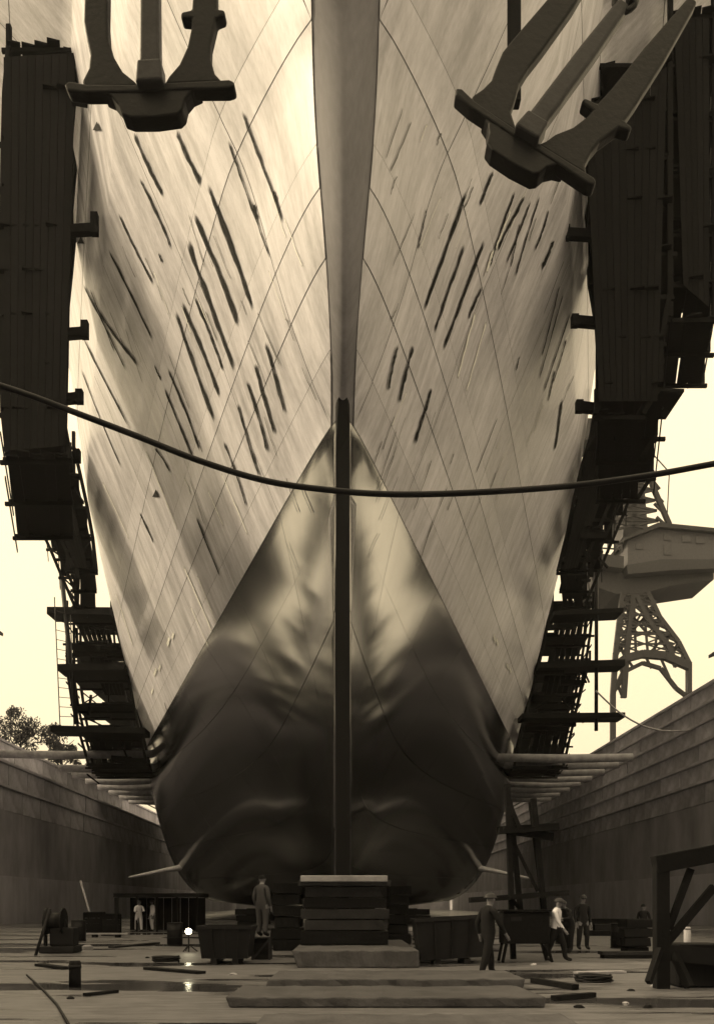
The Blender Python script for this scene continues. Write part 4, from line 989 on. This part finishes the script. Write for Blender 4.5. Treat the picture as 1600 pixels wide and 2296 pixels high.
solid('rail_platform', [(1312,1238),(1398,1248),(1398,1275),(1318,1266)], -8, 10)
for k in range(6): cb_('railing_post', [(1318+k*15,1240),(1318+k*15,1215)], .14, -8)
cb_('railing', [(1314,1215),(1396,1220)], .14, -8); cb_('railing', [(1314,1228),(1396,1233)], .1, -8)
solid('trunk', [(1402,985),(1440,985),(1444,1090),(1452,1190),(1396,1205),(1400,1090)], -3, 5, M_CR2)
cb_('trunk_chord', [(1372,1205),(1392,1060),(1398,985)], .4, -5)
cb_('trunk_chord', [(1500,1178),(1462,1090),(1446,990)], .35, -5)
for k in range(6):
    y0 = 1010+k*30
    cb_('lattice_bar', [(1446+k*5,y0),(1462+k*8,y0+28)], .18, -5); cb_('lattice_bar', [(1396-k*4,y0),(1392-k*2,y0+28)], .18, -5)
solid('jib', [(1120,935),(1420,940),(1420,985),(1120,985)], -3, 6)
cb_('stay_wire', [(1446,1000),(1500,1060),(1494,1178)], .07, -4)

# ------------------------------------------------------------------ trees and sheds on the far left bank
M_LEAF = mat('foliage', .07, .8, var=.5, scale=1.5, obj_var=.2); M_BARK = mat('bark', .08, .9)
def tree(label, x, d, h, r, seed):
    rnd = random.Random(seed); base = Vector((x, d, ZL-.05))
    t = thing('tree', label, 'tree', base, 'bank trees')
    tr_ = MB().tube([base, base+Vector((.1,0,h*.35)), base+Vector((0,.1,h*.7))], [.28,.2,.08], 8)
    for k in range(7):
        a = rnd.uniform(0,6.28); z = h*rnd.uniform(.3,.6); q = base+Vector((0,0,z))
        tr_.tube([q, q+Vector((math.cos(a)*r*.35,math.sin(a)*r*.35,h*.12)), q+Vector((math.cos(a)*r*.7,math.sin(a)*r*.7,h*.22))], [.1,.06,.03], 5)
    tr_.build('trunk', M_BARK, t)
    vs_, fs = [], []
    cl = [(Vector((rnd.gauss(0,r*.42), rnd.gauss(0,r*.42), h*.68+rnd.gauss(0,h*.15))), rnd.uniform(.35,.75)*r*.6) for _ in range(16)]
    for c, cr_ in cl:
        for _ in range(230):
            v = Vector((rnd.gauss(0,1),rnd.gauss(0,1),rnd.gauss(0,1))); v.normalize(); p = base + c + v*cr_*rnd.uniform(.5,1.05)
            u = Vector((rnd.gauss(0,1),rnd.gauss(0,1),rnd.gauss(0,1))).normalized(); w_ = u.orthogonal().normalized(); s_ = rnd.uniform(.1,.22)
            o = len(vs_); vs_ += [p-u*s_, p+w_*s_*.5, p+u*s_, p-w_*s_*.5]; fs.append((o,o+1,o+2,o+3))
    MB().add(vs_, fs).build('crown', M_LEAF, t)
for lab, x, d, h, r, sd_ in (('dark leafy tree on the left bank at the picture edge',-40.5,112,9.0,3.4,1),('second bank tree, just right of the edge tree',-36,114,7.2,2.8,2),('small round bank tree left of the low staging',-33.2,120,5.6,2.4,3),('bushy tree on the left bank outside the nearer edge',-46,112,9.4,3.6,4),('low far bank tree behind the low left staging',-35,140,6.5,3.0,5)):
    tree(lab, x, d, h, r, sd_)

# ------------------------------------------------------------------ haze over the yard
hm_ = bpy.data.materials.new('haze_air'); hm_.use_nodes = True; ht = hm_.node_tree; ht.nodes.clear()
pv = ht.nodes.new('ShaderNodeVolumePrincipled'); pv.inputs['Color'].default_value = (.95,.95,.95,1); pv.inputs['Density'].default_value = .0002; pv.inputs['Anisotropy'].default_value = .2
mo = ht.nodes.new('ShaderNodeOutputMaterial'); ht.links.new(pv.outputs[0], mo.inputs['Volume'])
hz = MB().box((0, 500, 44.5), (1640, 2040, 91)).build('haze', hm_); hz['kind'] = 'stuff'
